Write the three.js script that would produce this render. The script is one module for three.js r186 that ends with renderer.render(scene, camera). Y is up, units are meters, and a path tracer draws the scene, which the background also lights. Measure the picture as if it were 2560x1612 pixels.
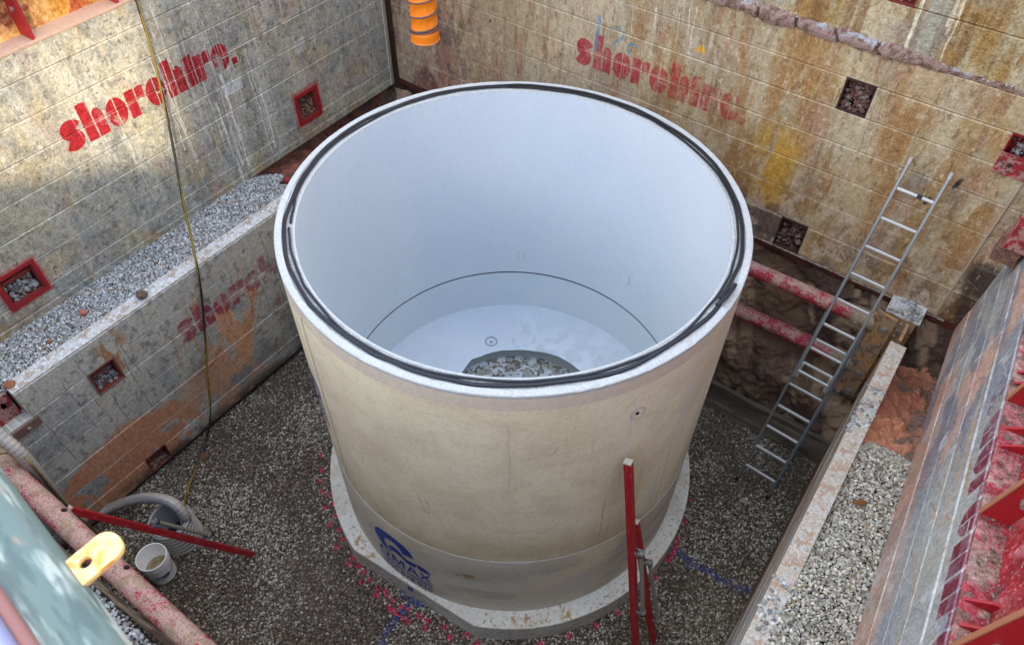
import * as THREE from 'three';
import { mergeGeometries } from 'three/addons/utils/BufferGeometryUtils.js';
import { RoundedBoxGeometry } from 'three/addons/geometries/RoundedBoxGeometry.js';

// ---------------------------------------------------------------- camera, sky, sun, exposure
const scene = new THREE.Scene();
const W = 1024, HH = 644, VFOV = 46.58, PITCH = 0.842642, ROLL = 0.014433;
const camera = new THREE.PerspectiveCamera(VFOV, W / HH, 0.05, 400);
camera.position.set(-0.00237, 7.61759, 4.61122);
camera.rotation.order = 'YXZ';
camera.rotation.set(-PITCH, 0, ROLL);
camera.updateMatrixWorld(true); camera.updateProjectionMatrix();
camera.focus = 7.2; camera.userData.fStop = 9;
scene.add(camera);
const renderer = new THREE.WebGLRenderer({ antialias: true });
renderer.setSize(W, HH);
renderer.toneMapping = THREE.LinearToneMapping;
renderer.toneMappingExposure = 3.4;
renderer.shadowMap.enabled = true;

const B = 55 * Math.PI / 180, CB = Math.cos(B), SB = Math.sin(B);
const box = (u, v, y) => new THREE.Vector3(CB * u + SB * v, y, -SB * u + CB * v);   // pit frame (along, across, up) to world
const unbox = (p) => [p.x * CB - p.z * SB, p.x * SB + p.z * CB, p.y];

const sunDir = box(-0.55, 0.83, 0).normalize().multiplyScalar(Math.cos(0.305)).setY(Math.sin(0.305)).normalize();
const sun = new THREE.DirectionalLight(new THREE.Color(1, 0.86, 0.66), 2.0);
sun.position.copy(sunDir).multiplyScalar(30); sun.target.position.set(0, 2, 0);
sun.castShadow = true; sun.shadow.radius = 6; sun.shadow.mapSize.set(2048, 2048);
Object.assign(sun.shadow.camera, { left: -9, right: 9, top: 9, bottom: -9, near: 1, far: 60 });
scene.add(sun, sun.target);

// ---------------------------------------------------------------- random and noise
function rng(seed) { let a = seed >>> 0; return () => { a = (a + 0x6D2B79F5) | 0; let t = Math.imul(a ^ (a >>> 15), 1 | a); t = (t + Math.imul(t ^ (t >>> 7), 61 | t)) ^ t; return ((t ^ (t >>> 14)) >>> 0) / 4294967296; }; }
const LAT = new Float32Array(65536); { const r = rng(77); for (let i = 0; i < 65536; i++) LAT[i] = r(); }
function vn(x, y) {
  const xi = Math.floor(x), yi = Math.floor(y); let fx = x - xi, fy = y - yi; fx = fx * fx * (3 - 2 * fx); fy = fy * fy * (3 - 2 * fy);
  const x0 = xi & 255, x1 = (xi + 1) & 255, y0 = (yi & 255) << 8, y1 = ((yi + 1) & 255) << 8;
  const a = LAT[y0 | x0], b = LAT[y0 | x1], c = LAT[y1 | x0], d = LAT[y1 | x1];
  return a + (b - a) * fx + (c - a + (a - b - c + d) * fx) * fy;
}
function fbm(x, y, o = 4) { let s = 0, a = 0.5, n = 0; for (let i = 0; i < o; i++) { s += a * vn(x, y); n += a; a *= 0.5; const q = x * 1.93 - y * 0.63 + 17.3; y = x * 0.63 + y * 1.93 + 9.1; x = q; } return s / n; }
const sm = (a, b, x) => { const t = Math.min(1, Math.max(0, (x - a) / (b - a))); return t * t * (3 - 2 * t); };
const vn3 = (x, y, z) => (vn(x + z * 3.1, y - z * 1.7) + vn(y * 0.9 + 31, z * 1.1 + x * 0.4)) / 2;
const RGB = (r, g, b) => new THREE.Color().setRGB(r / 255, g / 255, b / 255, THREE.SRGBColorSpace);

// sky: thin bright cloud over pale blue
{
  const w = 512, h = 256, d = new Float32Array(w * h * 4);
  for (let j = 0; j < h; j++) for (let i = 0; i < w; i++) {
    const el = ((j + 0.5) / h - 0.5) * Math.PI, az = (i + 0.5) / w * 2 * Math.PI, e = Math.max(0, Math.sin(el));
    const px = Math.cos(el) * Math.cos(az) / (e + 0.25), py = Math.cos(el) * Math.sin(az) / (e + 0.25);
    const c = sm(0.36, 0.66, fbm(px * 1.6 + 40, py * 1.6 + 40, 5));
    const zen = [0.42, 0.62, 1.02], hor = [0.85, 0.95, 1.1], k = Math.pow(1 - e, 2.5), o = (j * w + i) * 4;
    for (let q = 0; q < 3; q++) { const b = zen[q] + (hor[q] - zen[q]) * k, cl = [1.25, 1.27, 1.3][q]; d[o + q] = (el < -0.02 ? 0.25 : b + (cl - b) * c * 0.72); }
    d[o + 3] = 1;
  }
  const t = new THREE.DataTexture(d, w, h, THREE.RGBAFormat, THREE.FloatType);
  t.mapping = THREE.EquirectangularReflectionMapping; t.magFilter = THREE.LinearFilter; t.minFilter = THREE.LinearFilter; t.needsUpdate = true;
  scene.background = t; scene.environment = t;
}

// ---------------------------------------------------------------- placing things: where a sight line meets a real surface
const CAMP = camera.position.clone();
function ray(x, y) {                                   // photograph 2560 x 1612
  const t = Math.tan(VFOV * Math.PI / 360);
  return new THREE.Vector3((x - 1280) / 806 * t, -(y - 806) / 806 * t, -1).applyQuaternion(camera.quaternion);
}
const onY = (x, y, Y) => { const d = ray(x, y); return CAMP.clone().addScaledVector(d, (Y - CAMP.y) / d.y); };
const onBox = (x, y, axis, val) => { const d = ray(x, y), dd = unbox(d), cc = unbox(CAMP); return CAMP.clone().addScaledVector(d, (val - cc[axis]) / dd[axis]); };
const atDepth = (x, y, z) => CAMP.clone().addScaledVector(ray(x, y), z);

// ---------------------------------------------------------------- object helpers
const used = {};
function numbered(n) { const k = used[n] = (used[n] ?? -1) + 1; return k ? n + '_' + String(k).padStart(3, '0') : n; }
function tag(o, label, category, group) { Object.assign(o.userData, { label, category }); if (group) o.userData.group = group; return o; }
function thing(name, label, category, pos = [0, 0, 0], rotY = 0, group) {
  const o = new THREE.Group(); o.name = numbered(name); o.position.set(...pos); o.rotation.y = rotY; scene.add(o);
  return tag(o, label, category, group);
}
function boxUV(g) { // uv in metres by the dominant face direction
  if (g.index) g = g.toNonIndexed(); const p = g.attributes.position, n = g.attributes.normal, uv = new Float32Array(p.count * 2);
  for (let i = 0; i < p.count; i++) { const k = i - i % 3, a = Math.abs(n.getX(k)), b = Math.abs(n.getY(k)), c = Math.abs(n.getZ(k)), X = p.getX(i), Y = p.getY(i), Z = p.getZ(i); const [u, v] = b >= a && b >= c ? [X, Z] : a >= c ? [Z, Y] : [X, Y]; uv[i * 2] = u; uv[i * 2 + 1] = v; }
  g.setAttribute('uv', new THREE.BufferAttribute(uv, 2)); return g;
}
function mesh(name, geo, mat, parent) {
  if (mat.userData.metres) geo = Array.isArray(geo) ? geo.map(boxUV) : boxUV(geo);
  const m = new THREE.Mesh(Array.isArray(geo) ? mergeGeometries(geo.map((g) => { const q = g.index ? g.toNonIndexed() : g; for (const k of Object.keys(q.attributes)) if (!['position', 'normal', 'uv', 'color'].includes(k)) q.deleteAttribute(k); return q; })) : geo, mat);
  m.name = parent ? name : numbered(name); m.castShadow = m.receiveShadow = true; (parent || scene).add(m); return m;
}
function structure(o) { o.userData.kind = 'structure'; return o; }
const bx = (w, h, d, x = 0, y = 0, z = 0, r = 0) => (r ? new RoundedBoxGeometry(w, h, d, 2, r) : new THREE.BoxGeometry(w, h, d)).translate(x, y, z);
function cylBetween(a, b, r, r2 = r, seg = 16, open = false) {
  const d = b.clone().sub(a), g = new THREE.CylinderGeometry(r2, r, d.length(), seg, 1, open);
  g.applyQuaternion(new THREE.Quaternion().setFromUnitVectors(new THREE.Vector3(0, 1, 0), d.clone().normalize()));
  return g.translate(...a.clone().add(b).multiplyScalar(0.5).toArray());
}
function tube(pts, r, seg = 80, rs = 10) { return new THREE.TubeGeometry(new THREE.CatmullRomCurve3(pts), seg, r, rs, false); }

// ---------------------------------------------------------------- textures
function tex(w, h, fn, srgb = true) {                  // fn(x01, y01) -> [r,g,b] 0..255 or a grey
  const d = new Uint8Array(w * h * 4);
  for (let j = 0; j < h; j++) for (let i = 0; i < w; i++) { const c = fn((i + 0.5) / w, (j + 0.5) / h, i, j), o = (j * w + i) * 4; if (c.length) { d[o] = Math.max(0, Math.min(255, c[0])); d[o + 1] = Math.max(0, Math.min(255, c[1])); d[o + 2] = Math.max(0, Math.min(255, c[2])); } else d[o] = d[o + 1] = d[o + 2] = Math.max(0, Math.min(255, c)); d[o + 3] = 255; }
  const t = new THREE.DataTexture(d, w, h); if (srgb) t.colorSpace = THREE.SRGBColorSpace;
  t.wrapS = t.wrapT = THREE.RepeatWrapping; t.magFilter = THREE.LinearFilter; t.minFilter = THREE.LinearMipmapLinearFilter; t.generateMipmaps = true; t.needsUpdate = true; return t;
}
const mixc = (c, q, t) => { c[0] += (q[0] - c[0]) * t; c[1] += (q[1] - c[1]) * t; c[2] += (q[2] - c[2]) * t; };
// tiling grain used for bumps (1 m tile)
const grain = tex(512, 512, (x, y) => { const f = (k, a, b) => { const X = (x * a + y * b) * k, Y = (x * -b + y * a) * k, n = k; const w = (p, q) => LAT[((((q % n) + n) % n) << 8) + (((p % n) + n) % n)]; const xi = Math.floor(X), yi = Math.floor(Y); let fx = X - xi, fy = Y - yi; fx = fx * fx * (3 - 2 * fx); fy = fy * fy * (3 - 2 * fy); return w(xi, yi) * (1 - fx) * (1 - fy) + w(xi + 1, yi) * fx * (1 - fy) + w(xi, yi + 1) * (1 - fx) * fy + w(xi + 1, yi + 1) * fx * fy; }; return 255 * (f(3, 2, 1) * 0.2 + f(7, 1, 2) * 0.2 + f(11, 3, 1) * 0.2 + f(29, 2, 1) * 0.2 + f(53, 1, 2) * 0.2); }, false);
const grainAt = (k) => { const t = grain.clone(); t.repeat.set(k, k); t.needsUpdate = true; return t; };
const g1 = grainAt(1), g3 = grainAt(3);

// wall colour maps: layers of stains in metres, then print and marks drawn on a canvas
function layered(x, y, p) {
  const c = p.base.slice();
  for (const l of p.layers) {
    let t = sm(l.lo, l.hi, fbm(x * l.f[0] + l.s * 7.7, y * l.f[1] + l.s * 3.3, l.o || 4)); if (l.m) t *= l.m(x, y); if (l.a) t *= l.a; if (t > 0.003) mixc(c, l.c, t);
  }
  return c;
}
function wallTex(w, h, X0, X1, Y0, Y1, p, paint, marks) {
  const mk = (fn) => { const cv = document.createElement('canvas'); cv.width = w; cv.height = h; const x = cv.getContext('2d'); if (!fn) return null; x.save(); x.scale(w / (X1 - X0), -h / (Y1 - Y0)); x.translate(-X0, -Y1); fn(x); x.restore(); return x.getImageData(0, 0, w, h).data; };
  const P = mk(paint), M = mk(marks);
  const t = tex(w, h, (a, b, i, j) => {
    const x = X0 + a * (X1 - X0), y = Y0 + b * (Y1 - Y0), c = layered(x, y, p), o = ((h - 1 - j) * w + i) * 4;
    if (P && P[o + 3]) { let k = P[o + 3] / 255 * (p.wear ? p.wear(x, y) : 1); mixc(c, [P[o], P[o + 1], P[o + 2]], k); }
    if (M && M[o + 3]) { const k = M[o + 3] / 255 * (0.55 + 0.6 * fbm(x * 30, y * 18, 2)); mixc(c, [M[o], M[o + 1], M[o + 2]], Math.min(1, k)); }
    if (p.rows) for (const r of p.rows) { const d = Math.abs(y - r - 0.004); if (d < 0.026) { mixc(c, p.edge || [196, 184, 158], (1 - d / 0.026) * sm(0.3, 0.6, fbm(x * 6, r * 9, 3)) * 0.6); } }
    const n = (fbm(x * 34 + 5, y * 28, 3) - 0.5) * (p.grain ?? 46) + (fbm(x * 95, y * 80 + 7, 2) - 0.5) * (p.fine ?? 54);
    c[0] += n; c[1] += n; c[2] += n; return c;
  });
  t.repeat.set(1 / (X1 - X0), 1 / (Y1 - Y0)); t.offset.set(-X0 / (X1 - X0), -Y0 / (Y1 - Y0)); return t;
}
const wallMat = (map, bs = 0.006, rough = 0.72) => new THREE.MeshStandardMaterial({ map, roughness: rough, metalness: 0, bumpMap: g1, bumpScale: bs });

// the stencilled word painted on the panels (baseline at 0,0, x height 1)
function stencil(x, fill) {
  x.fillStyle = fill; let X = 0; const G = 0.05;
  const rect = (a, b, w, h) => x.fillRect(X + a, b, w, h);
  const half = (cx, cy, rx, ry, side, cut) => { x.save(); x.beginPath(); if (side < 0) x.rect(X + cx - rx - 1, -2, rx + 1 - G / 2, 6); else x.rect(X + cx + G / 2, -2, rx + 1, 6); x.clip(); x.beginPath(); x.ellipse(X + cx, cy, rx, ry, 0, 0, 7); x.fill(); x.restore(); };
  const hump = (a, w, top, h) => { x.beginPath(); x.moveTo(X + a, top - h); x.lineTo(X + a, top - 0.12); x.quadraticCurveTo(X + a + w * 0.3, top + 0.06, X + a + w * 0.62, top - 0.02); x.quadraticCurveTo(X + a + w, top - 0.12, X + a + w, top - 0.45); x.lineTo(X + a + w, top - h); x.fill(); };
  const S = () => { x.lineWidth = 0.4; x.strokeStyle = fill; x.beginPath(); x.moveTo(X + 0.72, 0.72); x.bezierCurveTo(X + 0.62, 0.86, X + 0.24, 0.9, X + 0.24, 0.68); x.bezierCurveTo(X + 0.26, 0.48, X + 0.66, 0.56, X + 0.62, 0.3); x.bezierCurveTo(X + 0.56, 0.12, X + 0.3, 0.14, X + 0.14, 0.26); x.stroke(); X += 0.93; };
  const Hh = () => { rect(0, 0, 0.42, 1.36); hump(0.42 + G, 0.42, 1, 1); X += 0.98; };
  const O = () => { half(0.43, 0.5, 0.43, 0.52, -1); half(0.43, 0.5, 0.43, 0.52, 1); X += 0.93; };
  const Rr = () => { rect(0, 0, 0.4, 1); x.beginPath(); x.moveTo(X + 0.4 + G, 0.5); x.lineTo(X + 0.4 + G, 0.94); x.quadraticCurveTo(X + 0.62, 1.05, X + 0.82, 0.98); x.lineTo(X + 0.78, 0.5); x.quadraticCurveTo(X + 0.62, 0.6, X + 0.4 + G, 0.5); x.fill(); X += 0.86; };
  const Ee = () => { half(0.43, 0.5, 0.43, 0.52, -1); x.save(); x.beginPath(); x.rect(X, 0.47, 2, 2); x.rect(X, -1, 2, 1.4); x.clip(); half(0.43, 0.5, 0.43, 0.52, 1); x.restore(); X += 0.93; };
  const Ii = () => { x.beginPath(); x.moveTo(X, 0); x.lineTo(X, 1.12); x.lineTo(X + 0.42, 1.16); x.lineTo(X + 0.42, 0); x.fill(); X += 0.48; };
  S(); Hh(); O(); Rr(); Ee(); Hh(); Ii(); Rr(); Ee(); rect(0, 0, 0.27, 0.25); return X + 0.27;
}
function putWord(x, x0, y0, width, xh, fill) { x.save(); x.translate(x0, y0); x.scale(width / 8.15, xh); stencil(x, fill); x.restore(); }
function drips(x, seed, n, X0, X1, Y0, Y1, col, wmin, wmax) {
  const r = rng(seed); x.strokeStyle = col; x.lineCap = 'round';
  for (let i = 0; i < n; i++) { let px = X0 + r() * (X1 - X0), y = Y1 - r() * (Y1 - Y0) * 0.5; const len = (0.25 + r() * 0.75) * (y - Y0), e = y - len; x.lineWidth = wmin + r() * (wmax - wmin); x.globalAlpha = 0.3 + r() * 0.6; x.beginPath(); x.moveTo(px, y); while (y > e) { y -= 0.06; px += (r() - 0.42) * 0.018; x.lineTo(px, y); } x.stroke(); }
  x.globalAlpha = 1;
}
function scratches(x, seed, n, X0, X1, Y0, Y1, cols, ang, len, lw) {
  const r = rng(seed); for (let i = 0; i < n; i++) { const px = X0 + r() * (X1 - X0), py = Y0 + r() * (Y1 - Y0), a = ang + (r() - 0.5) * 1.1, l = len * (0.2 + r()); x.strokeStyle = cols[Math.floor(r() * cols.length)]; x.globalAlpha = 0.15 + r() * 0.5; x.lineWidth = lw * (0.4 + r()); x.beginPath(); x.moveTo(px, py); x.quadraticCurveTo(px + Math.cos(a) * l * 0.5 + (r() - 0.5) * 0.05, py + Math.sin(a) * l * 0.5 + (r() - 0.5) * 0.05, px + Math.cos(a) * l, py + Math.sin(a) * l); x.stroke(); } x.globalAlpha = 1;
}

// ---------------------------------------------------------------- materials
const mat = (r, g, b, rough = 0.7, metal = 0, extra = {}) => new THREE.MeshStandardMaterial({ color: RGB(r, g, b), roughness: rough, metalness: metal, ...extra });
const M = {
  rustRed: mat(128, 40, 30, 0.7, 0, { bumpMap: g3, bumpScale: 0.004 }), paintRed: mat(150, 16, 22, 0.55, 0, { bumpMap: g3, bumpScale: 0.003 }),
  darkRust: mat(70, 44, 34, 0.85, 0, { bumpMap: g3, bumpScale: 0.006 }), bolt: mat(150, 140, 125, 0.5, 0.5), steel: mat(176, 178, 178, 0.36, 0.85), steelDark: mat(60, 60, 60, 0.5, 0.7),
  black: mat(22, 22, 26, 0.42), blackRubber: mat(10, 10, 12, 0.5), dark: mat(14, 13, 12, 0.9), white: mat(225, 228, 232, 0.5),
};
function speck(c1, c2, c3, sc, w = 512, k = [0.45, 0.6, 0.55, 0.7]) { return tex(w, w, (x, y) => { const c = c1.slice(); mixc(c, c2, sm(k[0], k[1], fbm(x * sc, y * sc, 4))); mixc(c, c3, sm(k[2], k[3], fbm(x * sc * 3 + 9, y * sc * 3, 3))); const n = (vn(x * 190, y * 190) - 0.5) * 30; c[0] += n; c[1] += n; c[2] += n; return c; }); }
const metres = (m) => { m.userData.metres = true; return m; };
const dirtyRedTex = speck([150, 26, 32], [168, 120, 108], [96, 60, 44], 14, 512, [0.42, 0.58, 0.6, 0.75]);
const dirtyRed = metres(new THREE.MeshStandardMaterial({ map: (() => { const t = dirtyRedTex.clone(); t.repeat.set(1, 1); t.needsUpdate = true; return t; })(), roughness: 0.7, bumpMap: g3, bumpScale: 0.004 }));

const capTex = speck([186, 180, 168], [166, 150, 130], [206, 205, 200], 16, 1024, [0.46, 0.68, 0.46, 0.7]);
const capMat = metres(new THREE.MeshStandardMaterial({ map: capTex, roughness: 0.85, bumpMap: g3, bumpScale: 0.008 }));

// ---------------------------------------------------------------- trench shield panels
function plankGeo(x0, x1, y0, y1, t = 0.1, ch = 0.009) {
  const p = [[y0, -t], [y0, -ch], [y0 + ch, 0], [y1 - ch, 0], [y1, -ch], [y1, -t]], pos = [], uv = [];
  const tri = (a, b, c) => { for (const q of [a, b, c]) { pos.push(...q); uv.push(q[0], q[1]); } };
  for (let i = 0; i < p.length - 1; i++) { const [ya, za] = p[i], [yb, zb] = p[i + 1]; const A = [x0, ya, za], Bq = [x1, ya, za], C = [x1, yb, zb], D = [x0, yb, zb]; tri(A, Bq, C); tri(A, C, D); }
  for (const [x, f] of [[x0, 1], [x1, 0]]) for (let i = 1; i < p.length - 1; i++) { const a = [x, ...p[0]], b = [x, ...p[i]], c = [x, ...p[i + 1]]; f ? tri(a, b, c) : tri(a, c, b); }
  { const A = [x0, y0, -t], Bq = [x0, y1, -t], C = [x1, y1, -t], D = [x1, y0, -t]; tri(A, Bq, C); tri(A, C, D); }
  const g = new THREE.BufferGeometry(); g.setAttribute('position', new THREE.Float32BufferAttribute(pos, 3)); g.setAttribute('uv', new THREE.Float32BufferAttribute(uv, 2)); g.computeVertexNormals(); return g;
}
function panel(def) {                                  // local x along the panel, y up, z into the pit
  const o = thing(def.name, def.label, 'trench panel', def.pos, def.rot);
  if (def.lean) o.rotation.set(def.lean, def.rot, 0, 'YXZ');
  const rows = def.rows, r = rng(def.seed || 5);
  for (let i = 0; i < rows.length - 1; i++) {
    let segs = [[def.starts?.[i] ?? def.x0, def.x1]];
    for (const h of def.holes || []) if (h.row === i) segs = segs.flatMap(([a, b]) => (h.x0 > a && h.x1 < b ? [[a, h.x0], [h.x1, b]] : [[a, b]]));
    for (const [a, b] of segs) { const m = mesh('plank', plankGeo(a, b, rows[i] + 0.002, rows[i + 1] - 0.002, def.t || 0.1, 0.009), def.mat, o); m.position.z = (r() - 0.5) * 0.006; }
  }
  for (const h of def.holes || []) {
    const y0 = rows[h.row], y1 = rows[h.row + 1], dp = 0.16, w = h.x1 - h.x0, cx = (h.x0 + h.x1) / 2, cy = (y0 + y1) / 2, hh = y1 - y0;
    const s = mesh('socket_box', [bx(0.014, hh, dp, h.x0 + 0.007, cy, -dp / 2), bx(0.014, hh, dp, h.x1 - 0.007, cy, -dp / 2), bx(w - 0.03, 0.014, dp, cx, y0 + 0.007, -dp / 2), bx(w - 0.03, 0.014, dp, cx, y1 - 0.007, -dp / 2), bx(w, hh, 0.01, cx, cy, -dp - 0.006)], h.m || M.rustRed, o);
    if (h.frame) { const f = h.fw || 0.028; mesh('socket_frame', [bx(w + 2 * f, f, 0.012, cx, y0 - f / 2, 0.007), bx(w + 2 * f, f, 0.012, cx, y1 + f / 2, 0.007), bx(f, hh, 0.012, h.x0 - f / 2, cy, 0.007), bx(f, hh, 0.012, h.x1 + f / 2, cy, 0.007)], h.frame, o); }
    const gs = [], rr = rng(h.seed || 3); const nst = Math.round((h.n || 60) * 2.6);
    for (let k = 0; k < nst; k++) { const g = new THREE.IcosahedronGeometry(0.009 + rr() * rr() * 0.022, 0); g.scale(1, 0.7 + rr() * 0.3, 1).rotateX(rr() * 6).rotateY(rr() * 6); const f = rr(); { const q = RGB(...(h.pal || [[128, 126, 120], [98, 95, 90], [150, 146, 138], [104, 76, 60]])[Math.floor(rr() * 4)]), cc = new Float32Array(g.attributes.position.count * 3); for (let z = 0; z < cc.length; z += 3) { cc[z] = q.r; cc[z + 1] = q.g; cc[z + 2] = q.b; } g.setAttribute('color', new THREE.BufferAttribute(cc, 3)); } g.translate(h.x0 + 0.03 + rr() * (w - 0.06), y0 + 0.02 + f * hh * (h.fill || 0.7), -0.02 - f * 0.07 - rr() * 0.02); gs.push(g); }
    const rb = mesh('rubble', gs, M.rubble, s); rb.userData.kind = 'stuff';
    if (h.bar) mesh('bar', cylBetween(new THREE.Vector3(h.x0, y1 - hh * 0.3, -0.07), new THREE.Vector3(h.x1, y1 - hh * 0.3, -0.07), 0.022), h.m || M.rustRed, s);
  }
  return o;
}
M.rubble = new THREE.MeshStandardMaterial({ vertexColors: true, roughness: 0.9 });
const palBrown = [[116, 82, 60], [98, 68, 52], [132, 104, 80], [84, 58, 46]], palDark = [[96, 64, 52], [80, 54, 46], [126, 112, 102], [104, 70, 54]];

// left upper panel -------------------------------------------------------------
const redWord = '#8e0a12';
const texUL = wallTex(2048, 840, -2, 3.9, 2.1, 4.56, {
  base: [156, 150, 130], grain: 36, rows: [2.28, 2.45, 2.765, 3.065, 3.37, 3.677, 3.986, 4.298],
  layers: [
    { c: [140, 140, 130], f: [1.1, 1.4], s: 1, lo: 0.42, hi: 0.62, a: 0.55 }, { c: [166, 156, 124], f: [1.6, 1.5], s: 2, lo: 0.5, hi: 0.68, a: 0.6 },
    { c: [122, 125, 120], f: [3.2, 2.4], s: 3, lo: 0.56, hi: 0.72, a: 0.45 }, { c: [172, 150, 106], f: [2.8, 2.2], s: 4, lo: 0.6, hi: 0.76, a: 0.55 },
    { c: [176, 172, 156], f: [7, 0.9], s: 5, lo: 0.55, hi: 0.72, a: 0.5 }, { c: [118, 113, 98], f: [9, 1.3], s: 6, lo: 0.58, hi: 0.74, a: 0.5 },
    { c: [152, 118, 74], f: [5, 2.2], s: 7, lo: 0.56, hi: 0.72, a: 0.6, m: (x, y) => sm(3.1, 2.3, y) }, { c: [140, 108, 70], f: [1.4, 2], s: 11, lo: 0.52, hi: 0.68, a: 0.4, m: (x, y) => sm(2.6, 2.2, y) },
    { c: [156, 136, 128], f: [4, 3], s: 8, lo: 0.62, hi: 0.75, a: 0.45 }, { c: [104, 104, 98], f: [14, 10], s: 9, lo: 0.58, hi: 0.72, a: 0.45 },
    { c: [84, 82, 76], f: [24, 24], s: 10, lo: 0.66, hi: 0.78, a: 0.55 }, { c: [190, 184, 164], f: [26, 20], s: 12, lo: 0.66, hi: 0.78, a: 0.5 },
  ],
  wear: (x, y) => (1 - 0.95 * sm(0.53, 0.6, fbm(x * 9 + 2, y * 9, 4)) * (0.1 + 0.9 * sm(0.5, 0.66, fbm(x * 2.3, y * 2.3 + 8, 2))) * sm(-0.2, 0.3, x)),
}, (x) => { putWord(x, -0.43, 3.525, 1.99, 0.275, redWord); }, (x) => {
  drips(x, 11, 26, 0.55, 1.9, 2.3, 4.5, '#cfcabb', 0.006, 0.014); drips(x, 12, 22, -1.9, 3.7, 2.2, 4.5, '#c2bdac', 0.005, 0.011); drips(x, 13, 12, 1.1, 1.8, 2.15, 3.6, '#d6d0c2', 0.01, 0.03);
  drips(x, 14, 10, 1.7, 2.4, 3.5, 4.5, '#c99a8c', 0.012, 0.035); drips(x, 15, 10, 0.8, 2.6, 2.2, 3.4, '#77787a', 0.008, 0.02);
  scratches(x, 16, 90, -1.9, 3.8, 2.2, 4.5, ['#d2cdbb', '#6b6a62', '#b99a66'], 0.9, 0.22, 0.008);
  x.globalAlpha = 0.8; x.strokeStyle = '#c9cac6'; x.lineWidth = 0.02; for (let i = 0; i < 6; i++) { x.beginPath(); x.moveTo(1.36 + i * 0.03, 3.37); x.lineTo(1.35 + i * 0.03, 3.26); x.stroke(); } x.strokeRect(1.33, 3.25, 0.2, 0.13); x.fillStyle = '#c4c8c6'; x.globalAlpha = 0.5; x.fillRect(2.32, 3.26, 0.17, 0.16); x.globalAlpha = 0.8;
  for (const [a, b, c, d] of [[-1.52, -1.2, 2.45, 2.765], [2.19, 2.5, 2.45, 2.79]]) { x.fillStyle = '#a51f22'; x.globalAlpha = 0.55; x.filter = 'none'; for (let i = 0; i < 5; i++) { const e = 0.02 + i * 0.013; x.globalAlpha = 0.22; x.fillRect(a - e, c - e, b - a + 2 * e, d - c + 2 * e); } }
});
const matUL = wallMat(texUL, 0.007);
const posUL = [-3.80527, 0, -1.36219], rotUL = 56 * Math.PI / 180;
const pUL = panel({ name: 'trench_panel', label: 'left upper grey steel trench panel with bright red stencilled word above the gravel ledge', pos: posUL, rot: rotUL, x0: -2.6, x1: 3.8, rows: [2.28, 2.45, 2.765, 3.065, 3.37, 3.677, 3.986, 4.298, 4.515], mat: matUL, seed: 3,
  holes: [{ x0: -1.52, x1: -1.2, row: 1, frame: M.paintRed, fw: 0.035, bar: 1,  n: 90 }, { x0: 2.2, x1: 2.49, row: 1, frame: M.paintRed, fw: 0.04, pal: palBrown, n: 70, seed: 8 }] });
mesh('bottom_edge', [plankGeo(-2.6, 3.8, 2.16, 2.276, 0.1, 0.02)], matUL, pUL);
mesh('end_plate', [bx(0.06, 2.33, 0.1, 3.833, 3.34, -0.055)], wallMat(texUL, 0.007), pUL);
mesh('weld_bead', [cylBetween(new THREE.Vector3(3.8, 2.18, 0.001), new THREE.Vector3(3.8, 4.5, 0.001), 0.009, 0.009, 6)], mat(180, 174, 150, 0.7), pUL);

// upper frames: flange, ribs and set-back skin ----------------------------------
const texOrange = wallTex(1024, 512, -3, 3, 4.5, 7, { base: [150, 96, 40], grain: 60, layers: [{ c: [186, 128, 44], f: [2, 2], s: 1, lo: 0.45, hi: 0.65, a: 0.9 }, { c: [112, 60, 34], f: [3, 2], s: 2, lo: 0.5, hi: 0.66, a: 0.8 }, { c: [204, 160, 96], f: [5, 5], s: 3, lo: 0.55, hi: 0.7, a: 0.7 }, { c: [130, 36, 28], f: [4, 4], s: 4, lo: 0.58, hi: 0.68, a: 0.6 }] });
const texPink = wallTex(1536, 256, -3, 3, -0.5, 0.5, { base: [156, 92, 86], grain: 50, fine: 70, layers: [{ c: [150, 36, 42], f: [12, 12], s: 1, lo: 0.5, hi: 0.62, a: 0.8 }, { c: [152, 124, 104], f: [16, 16], s: 2, lo: 0.46, hi: 0.6, a: 0.85 }, { c: [100, 78, 62], f: [22, 24], s: 3, lo: 0.56, hi: 0.68, a: 0.8 }] });
const texSkin = wallTex(1536, 768, -3, 3, 0, 3.2, { base: [146, 22, 28], grain: 44, fine: 60, layers: [{ c: [124, 16, 20], f: [3, 3], s: 11, lo: 0.44, hi: 0.6, a: 0.8 }, { c: [176, 116, 118], f: [5, 2.4], s: 12, lo: 0.54, hi: 0.66, a: 0.7 }, { c: [92, 84, 80], f: [9, 9], s: 13, lo: 0.58, hi: 0.66, a: 0.8 }, { c: [190, 160, 150], f: [60, 60], s: 14, lo: 0.66, hi: 0.76, a: 0.7 }, { c: [150, 104, 90], f: [10, 6], s: 15, lo: 0.52, hi: 0.64, a: 0.5, m: (x, y) => sm(0.3, 0.05, y) }] });
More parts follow.
